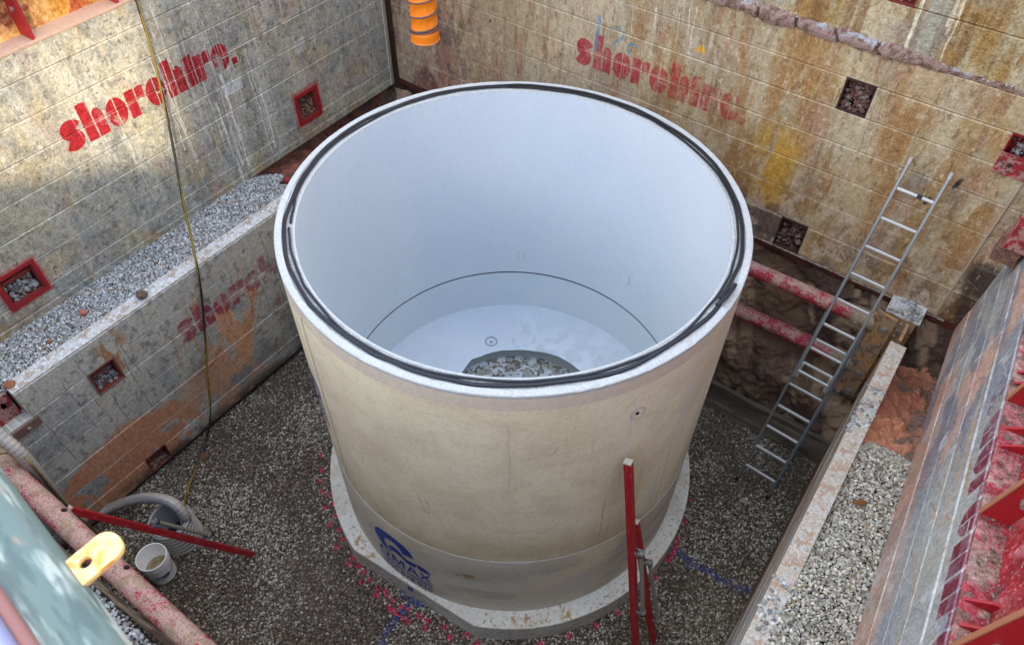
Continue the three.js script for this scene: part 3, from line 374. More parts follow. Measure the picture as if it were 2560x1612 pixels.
const texRing = (() => {
  const T0 = -115, T1 = 115, X0 = T0 * D2 * R, X1 = T1 * D2 * R;
  const t = wallTex(2048, 1024, X0, X1, 0.2, RIM, {
    base: [232, 217, 180], grain: 12, fine: 14,
    layers: [
      { c: [212, 194, 154], f: [1.3, 1.1], s: 101, lo: 0.42, hi: 0.72, a: 0.55 }, { c: [230, 216, 178], f: [1.2, 0.9], s: 102, lo: 0.48, hi: 0.72, a: 0.7 }, { c: [206, 188, 152], f: [3.4, 2.6], s: 103, lo: 0.5, hi: 0.8, a: 0.4 }, { c: [204, 188, 158], f: [9, 0.6], s: 104, lo: 0.54, hi: 0.8, a: 0.35, m: (x) => sm(-1, 1, x) },
      { c: [214, 207, 194], f: [7, 0.5], s: 105, lo: 0.44, hi: 0.72, a: 0.6, m: (x) => sm(0.7, 1.6, x) }, { c: [206, 196, 176], f: [1, 1], s: 106, lo: 0.2, hi: 0.4, a: 0.85, m: (x, y) => (y < JT ? 1 : 0) }, { c: [176, 164, 142], f: [2, 1.6], s: 107, lo: 0.4, hi: 0.72, a: 0.5, m: (x, y) => sm(1.5, 0.9, y) }, { c: [164, 148, 122], f: [1.6, 5], s: 119, lo: 0.5, hi: 0.72, a: 0.45, m: (x, y) => sm(1.5, 1.0, y) }, { c: [206, 186, 146], f: [3, 8], s: 120, lo: 0.5, hi: 0.76, a: 0.3 }, { c: [192, 170, 128], f: [2.5, 2], s: 108, lo: 0.34, hi: 0.66, a: 0.6, m: (x, y) => (y > JT ? sm(2.0, 1.5, y) : 0) },
      { c: [210, 192, 168], f: [1.5, 1], s: 109, lo: 0.1, hi: 0.3, a: 0.95, m: (x, y) => sm(3.665, 3.675, y + 0.006 * fbm(x * 8, 3, 2)) * sm(1.75, 1.2, x) }, { c: [150, 136, 112], f: [60, 50], s: 110, lo: 0.74, hi: 0.84, a: 0.5 },
    ],
  }, (x) => {
  }, (x) => {
    x.fillStyle = '#8a6428'; x.globalAlpha = 0.6; const r = rng(61); for (let i = 0; i < 22; i++) { x.beginPath(); x.ellipse(-0.48 + r() * 0.16, 0.98 + r() * 0.08, 0.012, 0.02, 0.6, 0, 7); x.fill(); } x.fillStyle = '#6b4a28'; for (let i = 0; i < 14; i++) { x.beginPath(); x.ellipse(-0.75 + r() * 0.1, 2.05 + r() * 0.22, 0.004, 0.02 * r() + 0.006, 0.4, 0, 7); x.fill(); }
    drips(x, 62, 4, -0.3, 0.6, 1.5, 3.7, '#c8b48c', 0.005, 0.01); drips(x, 63, 26, 0.8, 2.6, 1.4, 3.7, '#d8d2c4', 0.006, 0.03); drips(x, 64, 12, 0.5, 2.2, 1.5, 2.9, '#beae90', 0.006, 0.02); scratches(x, 65, 50, -1.4, 2.6, 0.4, 3.7, ['#e0d8c4', '#9a8a6c', '#8a7a5e'], 1.2, 0.2, 0.005);
    scratches(x, 66, 10, -0.4, 1.2, 1.42, 1.5, ['#f0ead8'], 0.2, 0.15, 0.012); x.fillStyle = '#e8e2d2'; x.globalAlpha = 0.8; for (let i = 0; i < 20; i++) x.fillRect(1.9 + r() * 0.3, 2.0 + r() * 0.6, 0.01 + 0.02 * r(), 0.08);
  });
  return t;
})();
const ringMat = new THREE.MeshStandardMaterial({ map: texRing, roughness: 0.62, bumpMap: g3, bumpScale: 0.0012 });
function cylWall(r0, y0, y1, seg = 160, out = true) {  // uv in metres round the face, 0 towards +z
  const pos = [], uv = [], nor = [], idx = [];
  for (let i = 0; i <= seg; i++) { const a = (out ? -Math.PI : 0) + i / seg * 2 * Math.PI, s = Math.sin(a), c = Math.cos(a); for (const y of [y0, y1]) { pos.push(r0 * s, y, r0 * c); nor.push(out ? s : -s, 0, out ? c : -c); uv.push(a * R, y); } }
  for (let i = 0; i < seg; i++) { const a = i * 2; out ? idx.push(a, a + 2, a + 3, a, a + 3, a + 1) : idx.push(a, a + 3, a + 2, a, a + 1, a + 3); }
  const g = new THREE.BufferGeometry(); g.setAttribute('position', new THREE.Float32BufferAttribute(pos, 3)); g.setAttribute('normal', new THREE.Float32BufferAttribute(nor, 3)); g.setAttribute('uv', new THREE.Float32BufferAttribute(uv, 2)); g.setIndex(idx); return g;
}
const lathe = (pts, seg = 160) => new THREE.LatheGeometry(pts.map((p) => new THREE.Vector2(...p)), seg);
const rimTex = tex(1024, 128, (x, y) => { const c = y > 0.42 && y < 0.6 ? [154, 152, 140] : [176, 174, 165]; mixc(c, [182, 178, 166], sm(0.5, 0.7, fbm(x * 120, y * 4, 4)) * 0.5); mixc(c, [186, 185, 178], sm(0.5, 0.7, fbm(x * 260 + 7, y * 9, 3)) * 0.5); const n = (vn(x * 700, y * 60) - 0.5) * 26; return [c[0] + n, c[1] + n, c[2] + n]; });
const rimMat = new THREE.MeshStandardMaterial({ map: (() => { const t = rimTex.clone(); t.repeat.set(4, 1); t.needsUpdate = true; return t; })(), roughness: 0.8, bumpMap: g3, bumpScale: 0.003 });
const texLiner = wallTex(2048, 512, 0, 2 * Math.PI * R, 0.8, RIM, { base: [205, 210, 209], grain: 6, fine: 5, layers: [{ c: [199, 205, 206], f: [1.0, 0.9], s: 151, lo: 0.35, hi: 0.75, a: 0.7 }, { c: [210, 213, 209], f: [1.3, 0.8], s: 152, lo: 0.45, hi: 0.75, a: 0.5 }] }, null, (x) => {
  const r = rng(88), C = Math.PI * R; x.fillStyle = '#5c6266'; for (let i = 0; i < 160; i++) { x.globalAlpha = 0.3 + r() * 0.5; const q = 0.003 + r() * r() * 0.006; x.fillRect(C - 2.6 + r() * 5.2, 1.0 + r() * 2.7, q, q); } x.fillStyle = '#7d765c'; for (let i = 0; i < 26; i++) { x.globalAlpha = 0.7; x.fillRect(C - 0.1 + (r() - 0.5) * 0.12, 1.72 + (r() - 0.5) * 0.12, 0.008, 0.008); }
  x.strokeStyle = '#565c5e'; x.lineWidth = 0.008; x.globalAlpha = 0.7; x.beginPath(); x.moveTo(C - 1.55, 1.95); x.lineTo(C - 1.56, 1.82); x.stroke(); scratches(x, 89, 90, C - 2.1, C - 1.3, 1.2, 2.2, ['#eef2f2'], 1.2, 0.06, 0.008); scratches(x, 90, 8, C - 1.2, C + 2.2, 1.2, 3.5, ['#d9dcd8', '#bcc0be'], 1.4, 0.3, 0.006);
});
const linerMat = new THREE.MeshStandardMaterial({ map: texLiner, roughness: 0.4, bumpMap: g3, bumpScale: 0.0006 });
{
  const o = thing('manhole_ring', 'big cream concrete manhole ring with smooth white inside and open top', 'manhole ring');
  mesh('outer_wall', cylWall(R, JT + 0.004, RIM - 0.012), ringMat, o);
  mesh('liner', cylWall(RI, JT + 0.05, RIM - 0.012, 160, false), linerMat, o);
  // rim: raised outer lip with a short step, shallow seal recess, inner edge
  const seg = 360, prof = (a) => { const dg = a * 180 / Math.PI; const step = dg > 54 && dg < 66 ? 1 - sm(58, 66, dg) : 0; const L = RIM - 0.03 * step; return [[R, RIM - 0.03], [R, L - 0.006], [R - 0.006, L], [R - 0.055, L], [R - 0.06, L - 0.012], [RI + 0.028, RIM - 0.012], [RI + 0.022, RIM - 0.008], [RI + 0.004, RIM - 0.008], [RI, RIM - 0.014], [RI, RIM - 0.03]]; };
  const pos = [], uv = [], idx = []; const NP = 10;
  for (let i = 0; i <= seg; i++) { const a = i / seg * 2 * Math.PI; prof(a > Math.PI ? a - 2 * Math.PI : a).forEach(([r, y], k) => { const chip = (k === 2 || k === 3) ? Math.max(0, fbm(i * 0.35, k * 7 + 2, 3) - 0.62) * 0.06 : 0; const rq = k === 2 ? r - chip : k === 3 ? r + chip : r; pos.push(rq * Math.sin(a), y - chip * 0.5 + (vn(i * 0.9, k * 3.3) - 0.5) * 0.002, rq * Math.cos(a)); uv.push(i / seg, k / NP); }); }
  for (let i = 0; i < seg; i++) for (let k = 0; k < NP - 1; k++) { const a = i * NP + k; idx.push(a, a + NP, a + NP + 1, a, a + NP + 1, a + 1); }
  let g = new THREE.BufferGeometry(); g.setAttribute('position', new THREE.Float32BufferAttribute(pos, 3)); g.setAttribute('uv', new THREE.Float32BufferAttribute(uv, 2)); g.setIndex(idx); g = g.toNonIndexed(); g.computeVertexNormals();
  mesh('rim', g, rimMat, o);
  mesh('bottom_face', new THREE.RingGeometry(RI, R, 120).rotateX(Math.PI / 2).translate(0, JT + 0.004, 0), rimMat, o);
  const seam = []; for (const a of [-53.6 * D2]) seam.push(bx(0.012, RIM - JT - 0.12, 0.008, 0, (RIM + JT) / 2 - 0.06, R + 0.003).rotateY(a)); mesh('mould_seam', seam, ringMat, o);
  const a = 28.2 * D2; const rec = mesh('lifting_recess', [lathe([[0.0, -0.014], [0.03, -0.013], [0.05, 0.0], [0.062, 0.003], [0.066, 0]], 24).rotateX(Math.PI / 2).translate(0, 3.356, R + 0.002).rotateY(a)], mat(196, 186, 166, 0.8), o);
  mesh('anchor_pin', new THREE.CylinderGeometry(0.012, 0.016, 0.02, 10).rotateX(Math.PI / 2).rotateZ(0.4).translate(-0.005, 3.36, R + 0.001).rotateY(a), M.darkRust, rec);
}
const texSlab = wallTex(1024, 1024, -2.1, 2.1, -2.1, 2.1, { base: [206, 200, 183], grain: 18, fine: 20, layers: [{ c: [186, 176, 156], f: [2, 2], s: 161, lo: 0.44, hi: 0.66, a: 0.7 }, { c: [132, 120, 98], f: [44, 44], s: 162, lo: 0.66, hi: 0.76, a: 0.7 }, { c: [178, 160, 130], f: [5, 5], s: 163, lo: 0.6, hi: 0.76, a: 0.35 }] }, null, (x) => {
  const r = rng(91); x.fillStyle = '#9a6c34'; for (let i = 0; i < 70; i++) { x.globalAlpha = 0.2 + r() * 0.4; const a = r() < 0.7 ? 0.02 + r() * 0.3 : -0.95 + r() * 0.15, q = 1.9 + r() * 0.1, X = q * Math.sin(a), Y = -q * Math.cos(a); x.beginPath(); x.ellipse(X, Y, 0.01 + r() * 0.04, 0.004 + r() * 0.012, r() * 3, 0, 7); x.fill(); }
});
const benchMat = new THREE.MeshStandardMaterial({ map: tex(1024, 1024, (x, y) => { const n = (fbm(x * 9, y * 9, 4) - 0.5) * 12, s = vn(x * 300, y * 300) > 0.98 ? -50 : 0; const d = sm(0.62, 0.2, Math.hypot(x - 0.02, y + 0.06)) * sm(0.4, 0.7, fbm(x * 40, y * 40 + 3, 4)) * 22; return [194 + n + s - d, 197 + n + s - d, 198 + n + s - d * 1.1]; }), roughness: 0.36 });
{
  const o = thing('pump_well', 'lower concrete manhole base with blue company mark and wide flat footing slab', 'manhole base');
  mesh('outer_wall', cylWall(R + 0.004, 0.296, JT, 160), ringMat, o);
  mesh('wall_shoulder', new THREE.RingGeometry(R - 0.02, R + 0.004, 160).rotateX(-Math.PI / 2).translate(0, JT, 0), rimMat, o);
  mesh('joint_strip', cylWall(RI + 0.012, JT - 0.02, JT + 0.06, 120, false), M.black, o);
  mesh('liner', cylWall(RI - 0.001, 0.86, JT + 0.034, 160, false), linerMat, o);
  // bench with an off-centre sump
  const cx = 0.08, cz = -0.15, s = new THREE.Shape(); s.absarc(0, 0, RI + 0.005, 0, 2 * Math.PI); const h = new THREE.Path(); for (let i = 0; i < 60; i++) { const a = i / 60 * 2 * Math.PI; let r = 0.9 + 0.03 * vn(i * 0.7, 3) - (a > 2.2 && a < 2.9 ? 0.1 * Math.sin((a - 2.2) / 0.7 * Math.PI) : 0); const X = cx + r * Math.cos(a), Y = -cz + r * Math.sin(a) * 0.9; i ? h.lineTo(X, Y) : h.moveTo(X, Y); } h.closePath(); s.holes.push(h);
  const bench = mesh('bench', new THREE.ShapeGeometry(s, 90).rotateX(-Math.PI / 2).translate(0, 0.88, 0), benchMat, o); { const u = bench.geometry.attributes.uv; for (let i = 0; i < u.count; i++) u.setXY(i, u.getX(i) / 3.4, u.getY(i) / 3.4); }
  const sumpTex = speck([134, 130, 120], [172, 174, 170], [86, 74, 58], 22, 1024, [0.44, 0.62, 0.52, 0.68]);
  mesh('sump_wall', new THREE.CylinderGeometry(0.94, 0.92, 0.17, 60, 1, true).scale(1, 1, 0.93).translate(cx, 0.79, cz), new THREE.MeshStandardMaterial({ color: RGB(150, 150, 144), roughness: 0.8, side: THREE.DoubleSide }), o);
  mesh('sump_floor', new THREE.CircleGeometry(0.96, 60).rotateX(-Math.PI / 2).translate(cx, 0.72, cz), new THREE.MeshStandardMaterial({ map: sumpTex, roughness: 0.45, bumpMap: g3, bumpScale: 0.01 }), o);
  const sk = mesh('socket', lathe([[0.075, 0.002], [0.07, 0.012], [0.062, 0.012], [0.058, 0.0], [0.05, -0.04], [0, -0.04]], 28).translate(-0.245, 0.883, -1.09), mat(150, 156, 160, 0.5), o); mesh('bolt', new THREE.SphereGeometry(0.022, 10, 8).translate(-0.245, 0.872, -1.085), M.bolt, sk);
  // footing slab, round with flats
  const f = new THREE.Shape(), n = new THREE.Vector2(-0.511, 0.859), dist = 1.88; const pts = [];
  for (let i = 0; i < 240; i++) { const a = i / 240 * 2 * Math.PI; let X = 2.02 * Math.cos(a), Z = 2.02 * Math.sin(a); const k = X * n.x + Z * n.y; if (k > dist) { const t = dist / k; X *= t; Z *= t; } pts.push(new THREE.Vector2(X, -Z)); } f.setFromPoints(pts);
  const slab = mesh('footing_slab', new THREE.ExtrudeGeometry(f, { depth: 0.29, bevelEnabled: true, bevelSize: 0.006, bevelThickness: 0.006, bevelSegments: 1 }).rotateX(-Math.PI / 2).translate(0, 0.002, 0), new THREE.MeshStandardMaterial({ map: texSlab, roughness: 0.8, bumpMap: g3, bumpScale: 0.003 }), o);
  mesh('blue_mark', bx(0.07, 0.09, 0.002, 0, 0.2, 0), mat(26, 58, 140, 0.7), o); const bm = o.children.at(-1); const mk = onBox(1025, 1478, 0, 0); const P0 = onY(1025, 1476, 0.18); const q = dist + 0.0075, tt = P0.x * -0.859 + P0.z * -0.511; bm.position.set(n.x * q + -0.859 * tt, 0, n.y * q + -0.511 * tt); bm.rotation.y = Math.atan2(n.x, n.y);
}
function markPatch(parent, r, th0, th1, y0, y1, W2, H2) { // painted company mark wrapped on the wall
  const cv = document.createElement('canvas'); cv.width = W2; cv.height = H2; const x = cv.getContext('2d'); x.scale(W2, -H2 / 1.84); x.translate(0, -1.84 + 0.02); logo(x);
  const im = x.getImageData(0, 0, W2, H2).data, d = new Uint8Array(W2 * H2 * 4); for (let j = 0; j < H2; j++) for (let i = 0; i < W2; i++) { const a = ((H2 - 1 - j) * W2 + i) * 4, o = (j * W2 + i) * 4, f = fbm(i * 0.05, j * 0.05, 3); d[o] = 20 + f * 12; d[o + 1] = 52 + f * 16; d[o + 2] = 138 + f * 20; d[o + 3] = im[a + 3] * (f > 0.68 ? 0.5 : 1); }
  const t = new THREE.DataTexture(d, W2, H2); t.colorSpace = THREE.SRGBColorSpace; t.magFilter = THREE.LinearFilter; t.needsUpdate = true;
  const N = 24, pos = [], nor = [], uv = [], idx = []; for (let i = 0; i <= N; i++) { const a = (th0 + (th1 - th0) * i / N) * D2; for (const [y, v] of [[y0, 0], [y1, 1]]) { pos.push(r * Math.sin(a), y, r * Math.cos(a)); nor.push(Math.sin(a), 0, Math.cos(a)); uv.push(i / N, v); } } for (let i = 0; i < N; i++) idx.push(i * 2, i * 2 + 2, i * 2 + 3, i * 2, i * 2 + 3, i * 2 + 1);
  const g = new THREE.BufferGeometry(); g.setAttribute('position', new THREE.Float32BufferAttribute(pos, 3)); g.setAttribute('normal', new THREE.Float32BufferAttribute(nor, 3)); g.setAttribute('uv', new THREE.Float32BufferAttribute(uv, 2)); g.setIndex(idx);
  mesh('company_mark', g, new THREE.MeshStandardMaterial({ map: t, transparent: true, roughness: 0.5 }), parent);
}
markPatch(scene.getObjectByName('pump_well'), R + 0.007, -43.7, -23.4, 0.325, 1.15, 700, 900);
markPatch(scene.getObjectByName('manhole_ring'), R + 0.003, -84, -57.5, 2.1, 3.15, 700, 900);
{ // rubber seal strips lying on the rim
  const strip = (r, y, seed, a0, a1) => { const p = []; for (let i = 0; i <= 220; i++) { const a = a0 + (a1 - a0) * i / 220; const rr = r + (vn(i * 0.11, seed) - 0.5) * 0.026 + (vn(i * 0.37, seed + 5) - 0.5) * 0.009; p.push(new THREE.Vector3(rr * Math.sin(a), y + (vn(i * 0.3, seed + 9) - 0.5) * 0.004, rr * Math.cos(a))); } return p; };
  const tubeStrip = (pts, w, h) => { const c = new THREE.CatmullRomCurve3(pts), g = new THREE.TubeGeometry(c, pts.length * 3, 1, 8, false), pos = g.attributes.position; const N = pts.length * 3; for (let i = 0; i <= N; i++) { const P = c.getPointAt(i / N), T = c.getTangentAt(i / N), S = new THREE.Vector3(T.z, 0, -T.x).normalize(); for (let j = 0; j <= 8; j++) { const a = j / 8 * Math.PI * 2 + Math.PI / 8, k = i * 9 + j; const cs = Math.sign(Math.cos(a)) * Math.pow(Math.abs(Math.cos(a)), 0.5), sn = Math.sign(Math.sin(a)) * Math.pow(Math.abs(Math.sin(a)), 0.5); pos.setXYZ(k, P.x + S.x * cs * w, P.y + sn * h, P.z + S.z * cs * w); } } g.computeVertexNormals(); return g; };
  tag(mesh('rubber_seal', tubeStrip(strip(1.765, RIM + 0.003, 3, 0.98, 0.98 + Math.PI * 2 - 0.02), 0.0145, 0.008), M.blackRubber), 'outer black rubber seal strip lying round the manhole rim', 'rubber seal');
  tag(mesh('rubber_seal', tubeStrip(strip(1.737, RIM + 0.001, 8, -1.4, -1.4 + Math.PI * 2 - 0.03), 0.009, 0.006), M.blackRubber), 'inner thinner black rubber seal strip nested inside the outer one', 'rubber seal');
  const P = []; for (let i = 0; i <= 20; i++) { const t = i / 20, a = (53.4 + 8.6 * t) * D2, r = 1.765 + 0.03 * t + 0.008 * Math.sin(t * 3); P.push(new THREE.Vector3(r * Math.sin(a), RIM + 0.012 + 0.004 * Math.sin(t * 3.1), r * Math.cos(a))); }
  tag(mesh('rubber_seal', tubeStrip(P, 0.015, 0.007), M.blackRubber), 'short loose black rubber end lying across the right of the rim', 'rubber seal');
}

// ---------------------------------------------------------------- ground, soil, earth round the pit
const wet = speck([72, 59, 45], [90, 75, 58], [54, 44, 35], 24, 1024); wet.repeat.set(0.6, 0.6);
const wetMat = new THREE.MeshStandardMaterial({ map: wet, roughness: 0.85, bumpMap: g3, bumpScale: 0.015 });
{
  const g = new THREE.PlaneGeometry(14, 14).rotateX(-Math.PI / 2); const u = g.attributes.uv, p = g.attributes.position; for (let i = 0; i < u.count; i++) u.setXY(i, p.getX(i), p.getZ(i));
  structure(mesh('ground', g, wetMat));
  const out = []; // natural ground outside the pit, 6 m above the floor; near side lowered for the sun
  const slab = (u0, u1, v0, v1, y) => { const g = bx(u1 - u0, y + 0.5, v1 - v0, (u0 + u1) / 2, (y - 0.5) / 2, (v0 + v1) / 2).rotateY(B); out.push(g); };
  slab(-40, 3.35, -40, -4.6, 6); slab(3.35, 40, -40, 40, 6); slab(-4.75, 3.35, 4.3, 40, 6); slab(-40, -4.75, -4.6, 40, 4.8);
  structure(mesh('terrain', out, new THREE.MeshStandardMaterial({ color: RGB(120, 92, 68), roughness: 0.95 })));
}
function soil(name, fn, nu, nv, colA, colB, colC, sc) {  // fn(a,b) -> Vector3
  const pos = [], col = [], idx = [], uv = []; for (let j = 0; j <= nv; j++) for (let i = 0; i <= nu; i++) { const p = fn(i / nu, j / nv); pos.push(p.x, p.y, p.z); uv.push(p.x + p.y * 0.3, p.z + p.y); const c = colA.slice(); mixc(c, colB, sm(0.42, 0.6, fbm(p.x * sc + 4, p.z * sc + p.y * sc, 4))); mixc(c, colC, sm(0.55, 0.68, fbm(p.x * sc * 2.2 + 40, p.z * sc * 2.2 + p.y * sc * 2, 4))); const q = RGB(...c); col.push(q.r, q.g, q.b); }
  for (let j = 0; j < nv; j++) for (let i = 0; i < nu; i++) { const a = j * (nu + 1) + i; idx.push(a, a + 1, a + nu + 2, a, a + nu + 2, a + nu + 1); }
  const g = new THREE.BufferGeometry(); g.setAttribute('position', new THREE.Float32BufferAttribute(pos, 3)); g.setAttribute('color', new THREE.Float32BufferAttribute(col, 3)); g.setAttribute('uv', new THREE.Float32BufferAttribute(uv, 2)); g.setIndex(idx); g.computeVertexNormals();
  return structure(mesh(name, g, new THREE.MeshStandardMaterial({ vertexColors: true, roughness: 0.9, side: THREE.DoubleSide, bumpMap: g3, bumpScale: 0.02 })));
}
const lump = (u, v, k, amp) => (fbm(u * k + 3, v * k + 7, 5) - 0.5) * amp;
// cut soil face behind the struts
soil('soil_bank', (a, b) => { const v = -4.2 + a * 8; const y = 0.2 + b * 1.88, u = 2.2 + 0.62 * Math.pow(b, 1.3) + lump(v, y, 2.2, 0.26) + lump(v, y, 7, 0.12) + lump(v, y, 22, 0.05); return box(u, v, y); }, 420, 130, [84, 64, 50], [112, 86, 64], [156, 128, 100], 2.4);
// reddish earth in the left rear corner
soil('soil', (a, b) => { const u = 0.0 + a * 3.4, v = -4.6 + b * 1.5; return box(u, v, 2.1 - 0.1 * sm(0.2, 0.5, u) - 0.36 * sm(0.4, 2.6, u) + lump(u, v, 2.5, 0.34) * sm(0.3, 0.9, u) + lump(u, v, 8, 0.16) * sm(0, 0.5, u) + lump(u, v, 24, 0.05)); }, 300, 150, [128, 80, 62], [150, 88, 62], [104, 74, 60], 3);
// orange clay between the right panels
soil('soil', (a, b) => { const u = 0.6 + a * 2.7, v = 3.02 + b * 0.95; return box(u, v, 2.06 - 0.05 * sm(0.9, 1.4, u) - 0.5 * sm(1.5, 2.6, u) + lump(u, v, 2.4, 0.36) * sm(0.8, 1.3, u) + lump(u, v, 9, 0.13) + lump(u, v, 26, 0.05)); }, 300, 120, [204, 136, 98], [180, 114, 82], [134, 104, 86], 3);
{ // muddy board at the foot of the soil face
  const g = new THREE.BoxGeometry(0.06, 0.42, 6, 4, 8, 80), p = g.attributes.position; for (let i = 0; i < p.count; i++) p.setX(i, p.getX(i) + (fbm(p.getZ(i) * 3, p.getY(i) * 5, 3) - 0.5) * 0.06); g.computeVertexNormals(); g.rotateZ(-0.1);
  const m = mesh('mud_board', g, new THREE.MeshStandardMaterial({ map: speck([104, 92, 74], [82, 72, 58], [128, 112, 86], 3), roughness: 0.7, bumpMap: g3, bumpScale: 0.01 })); m.position.copy(box(2.12, 0, 0.2)); m.rotation.y = B; tag(m, 'dark muddy timber board along the foot of the rear soil face', 'board');
}

// ---------------------------------------------------------------- gravel
const stones = [0, 1, 2].map((k) => { const g = new THREE.IcosahedronGeometry(1, 1), p = g.attributes.position; for (let i = 0; i < p.count; i++) { const x = p.getX(i), y = p.getY(i), z = p.getZ(i), s = 0.78 + 0.5 * vn3(x * 1.3 + k * 9 + 5, y * 1.3 + 5, z * 1.3 + 8); p.setXYZ(i, x * s * 1.2, y * s * 0.68, z * s * (0.8 + 0.1 * k)); } g.computeVertexNormals(); return g; });
const stoneMat = new THREE.MeshStandardMaterial({ color: new THREE.Color(0.9, 0.9, 0.9), roughness: 0.8 });
function gravel(name, label, u0, u1, v0, v1, sp, size, heightFn, colorFn, seed, parent) {
  const r = rng(seed), list = [[], [], []], q = new THREE.Quaternion(), e = new THREE.Euler(), mtx = new THREE.Matrix4();
  for (let u = u0; u < u1; u += sp) for (let v = v0; v < v1; v += sp) {
    const U = u + (r() - 0.5) * sp * 1.1, V = v + (r() - 0.5) * sp * 1.1, y = heightFn(U, V), a = r(), b = r(), c = r(), k = Math.floor(r() * 3), s = size * (0.55 + r() * 0.75);
    if (y === null) continue; e.set((a - 0.5) * 1.1, b * 6.3, (c - 0.5) * 1.1); q.setFromEuler(e);
    list[k].push([mtx.compose(box(U, V, y + s * 0.2 + r() * size * 0.25), q, new THREE.Vector3(s, s, s)).clone(), colorFn(U, V, r)]);
  }
  const o = new THREE.Group(); o.name = numbered(name); scene.add(o); tag(o, label, 'gravel'); o.userData.kind = 'stuff';
  list.forEach((l, k) => { const im = new THREE.InstancedMesh(stones[k], stoneMat, l.length); l.forEach(([m, c], i) => { im.setMatrixAt(i, m); im.setColorAt(i, c); }); im.name = 'stone_layer'; im.userData.kind = 'stuff'; im.castShadow = im.receiveShadow = true; o.add(im); });
  return o;
}
// spray paint on the floor stones
const S3 = (ox, oy, x, y) => { const p = onY(ox + x * 0.26578, oy + y * 0.26578, 0.02); return unbox(p); };
const pink = [...[[628, 63], [700, 105], [712, 190], [648, 222], [742, 295], [683, 385], [780, 427], [812, 515], [763, 592], [905, 690], [925, 705], [870, 760], [965, 765], [1008, 825], [1070, 905], [990, 928], [1145, 983], [1205, 1015], [1225, 1040], [1130, 1050], [1283, 1095], [1358, 1155], [1430, 1180], [1245, 1160], [1270, 1180], [1300, 1205], [1325, 1225], [1350, 1245], [1390, 1270], [1425, 1300], [1520, 1240], [1555, 1258], [1620, 1290], [1590, 1357], [1768, 1345], [1818, 1442], [1985, 1412], [2078, 1500]].map((p) => S3(640, 1209, ...p)),
  ...[[265, 1495], [540, 1430], [795, 1325], [1000, 1212], [1355, 878], [1620, 357], [1665, 140], [1560, 515], [1552, 560], [1540, 600], [1520, 640], [1500, 670], [1475, 700], [1470, 720]].map((p) => S3(1280, 1209, ...p)), ...[[620, -130], [600, -270], [588, -30]].map((p) => S3(640, 1209, ...p))];
const poly = (ox, oy, pts) => pts.map((p) => S3(ox, oy, ...p));
const blue = [poly(640, 1209, [[1365, 1030], [1560, 1130]]), poly(640, 1209, [[1420, 1040], [1540, 1140]]), poly(640, 1209, [[1480, 1080], [1380, 1215], [1300, 1290], [1220, 1420], [1170, 1520], [1120, 1600]]), poly(1280, 1209, [[1500, 620], [1600, 665], [1700, 750], [1850, 820], [1950, 890], [2100, 960], [2240, 1000]]), poly(1280, 1209, [[1660, 700], [1670, 775]])];
function segd(u, v, l) { let d = 9; for (let i = 0; i < l.length - 1; i++) { const [a, b] = l[i], [c, e] = l[i + 1], L = (c - a) ** 2 + (e - b) ** 2, t = Math.max(0, Math.min(1, ((u - a) * (c - a) + (v - b) * (e - b)) / L)); d = Math.min(d, Math.hypot(u - a - t * (c - a), v - b - t * (e - b))); } return d; }
const cPink = RGB(222, 20, 84), cBlue = RGB(22, 62, 140);
const sumpUV = unbox(onY(425, 1297, 0.42));
gravel('floor_gravel', 'dark wet brown gravel with pale pebbles over the pit floor round the manhole', -3.7, 2.15, -3.2, 2.95, 0.0185, 0.0108, (u, v) => { const p = box(u, v, 0); const rr = Math.hypot(p.x, p.z); if (rr < 1.86 || (rr < 2.02 && p.x * -0.511 + p.z * 0.859 < 1.87)) return null; if (p.z < -0.6 && Math.abs(p.x) < 1.4) return null; if (Math.hypot(u - sumpUV[0], v - sumpUV[1]) < 0.2) return null; return 0.001 + 0.02 * fbm(u * 1.7, v * 1.7, 3) - 0.012 * sm(0.56, 0.7, fbm(u * 1.1 + 20, v * 1.1, 3)); }, (u, v, r) => {
  const q = r(); let paint = null, amt = 0; for (const [a, b] of pink) { const d = Math.hypot(u - a, v - b); if (d < 0.06) { const w = sm(0.04, 0.012, d) * (0.6 + 0.4 * r()) + 0.06 * r(); if (w > amt) { amt = w; paint = cPink; } } } for (const l of blue) { const d = segd(u, v, l); if (d < 0.07) { const w = sm(0.055, 0.008, d) * (0.2 + 0.8 * r()) * (0.5 + 0.7 * fbm(u * 9, v * 9, 2)); if (w > amt) { amt = w; paint = cBlue; } } }
  const f = fbm(u * 2.2 + 9, v * 2.2, 4), pale = sm(0.34, 0.66, f); const k = 0.75 + r() * 0.4;
  const col = q < 0.07 + 0.36 * pale ? RGB(172 * k, 163 * k, 143 * k) : q < 0.5 + 0.26 * pale ? RGB(128 * k, 112 * k, 90 * k) : RGB(90 * k, 75 * k, 58 * k); return paint ? col.lerp(paint, Math.min(0.95, amt)) : col;
}, 101);
const pale = (u, v, r) => { const q = r(), k = 0.78 + r() * 0.36; if (q < 0.45) return RGB(168 * k, 166 * k, 158 * k); if (q < 0.72) return RGB(196 * k, 193 * k, 184 * k); if (q < 0.92) return RGB(130 * k, 128 * k, 121 * k); if (q < 0.97) return RGB(164 * k, 142 * k, 114 * k); return RGB(150 * k, 104 * k, 80 * k); };
const warm = (u, v, r) => { const q = r(), k = 0.78 + r() * 0.36; if (q < 0.45) return RGB(186 * k, 176 * k, 156 * k); if (q < 0.72) return RGB(212 * k, 202 * k, 180 * k); if (q < 0.9) return RGB(142 * k, 132 * k, 114 * k); return RGB(166 * k, 142 * k, 108 * k); };
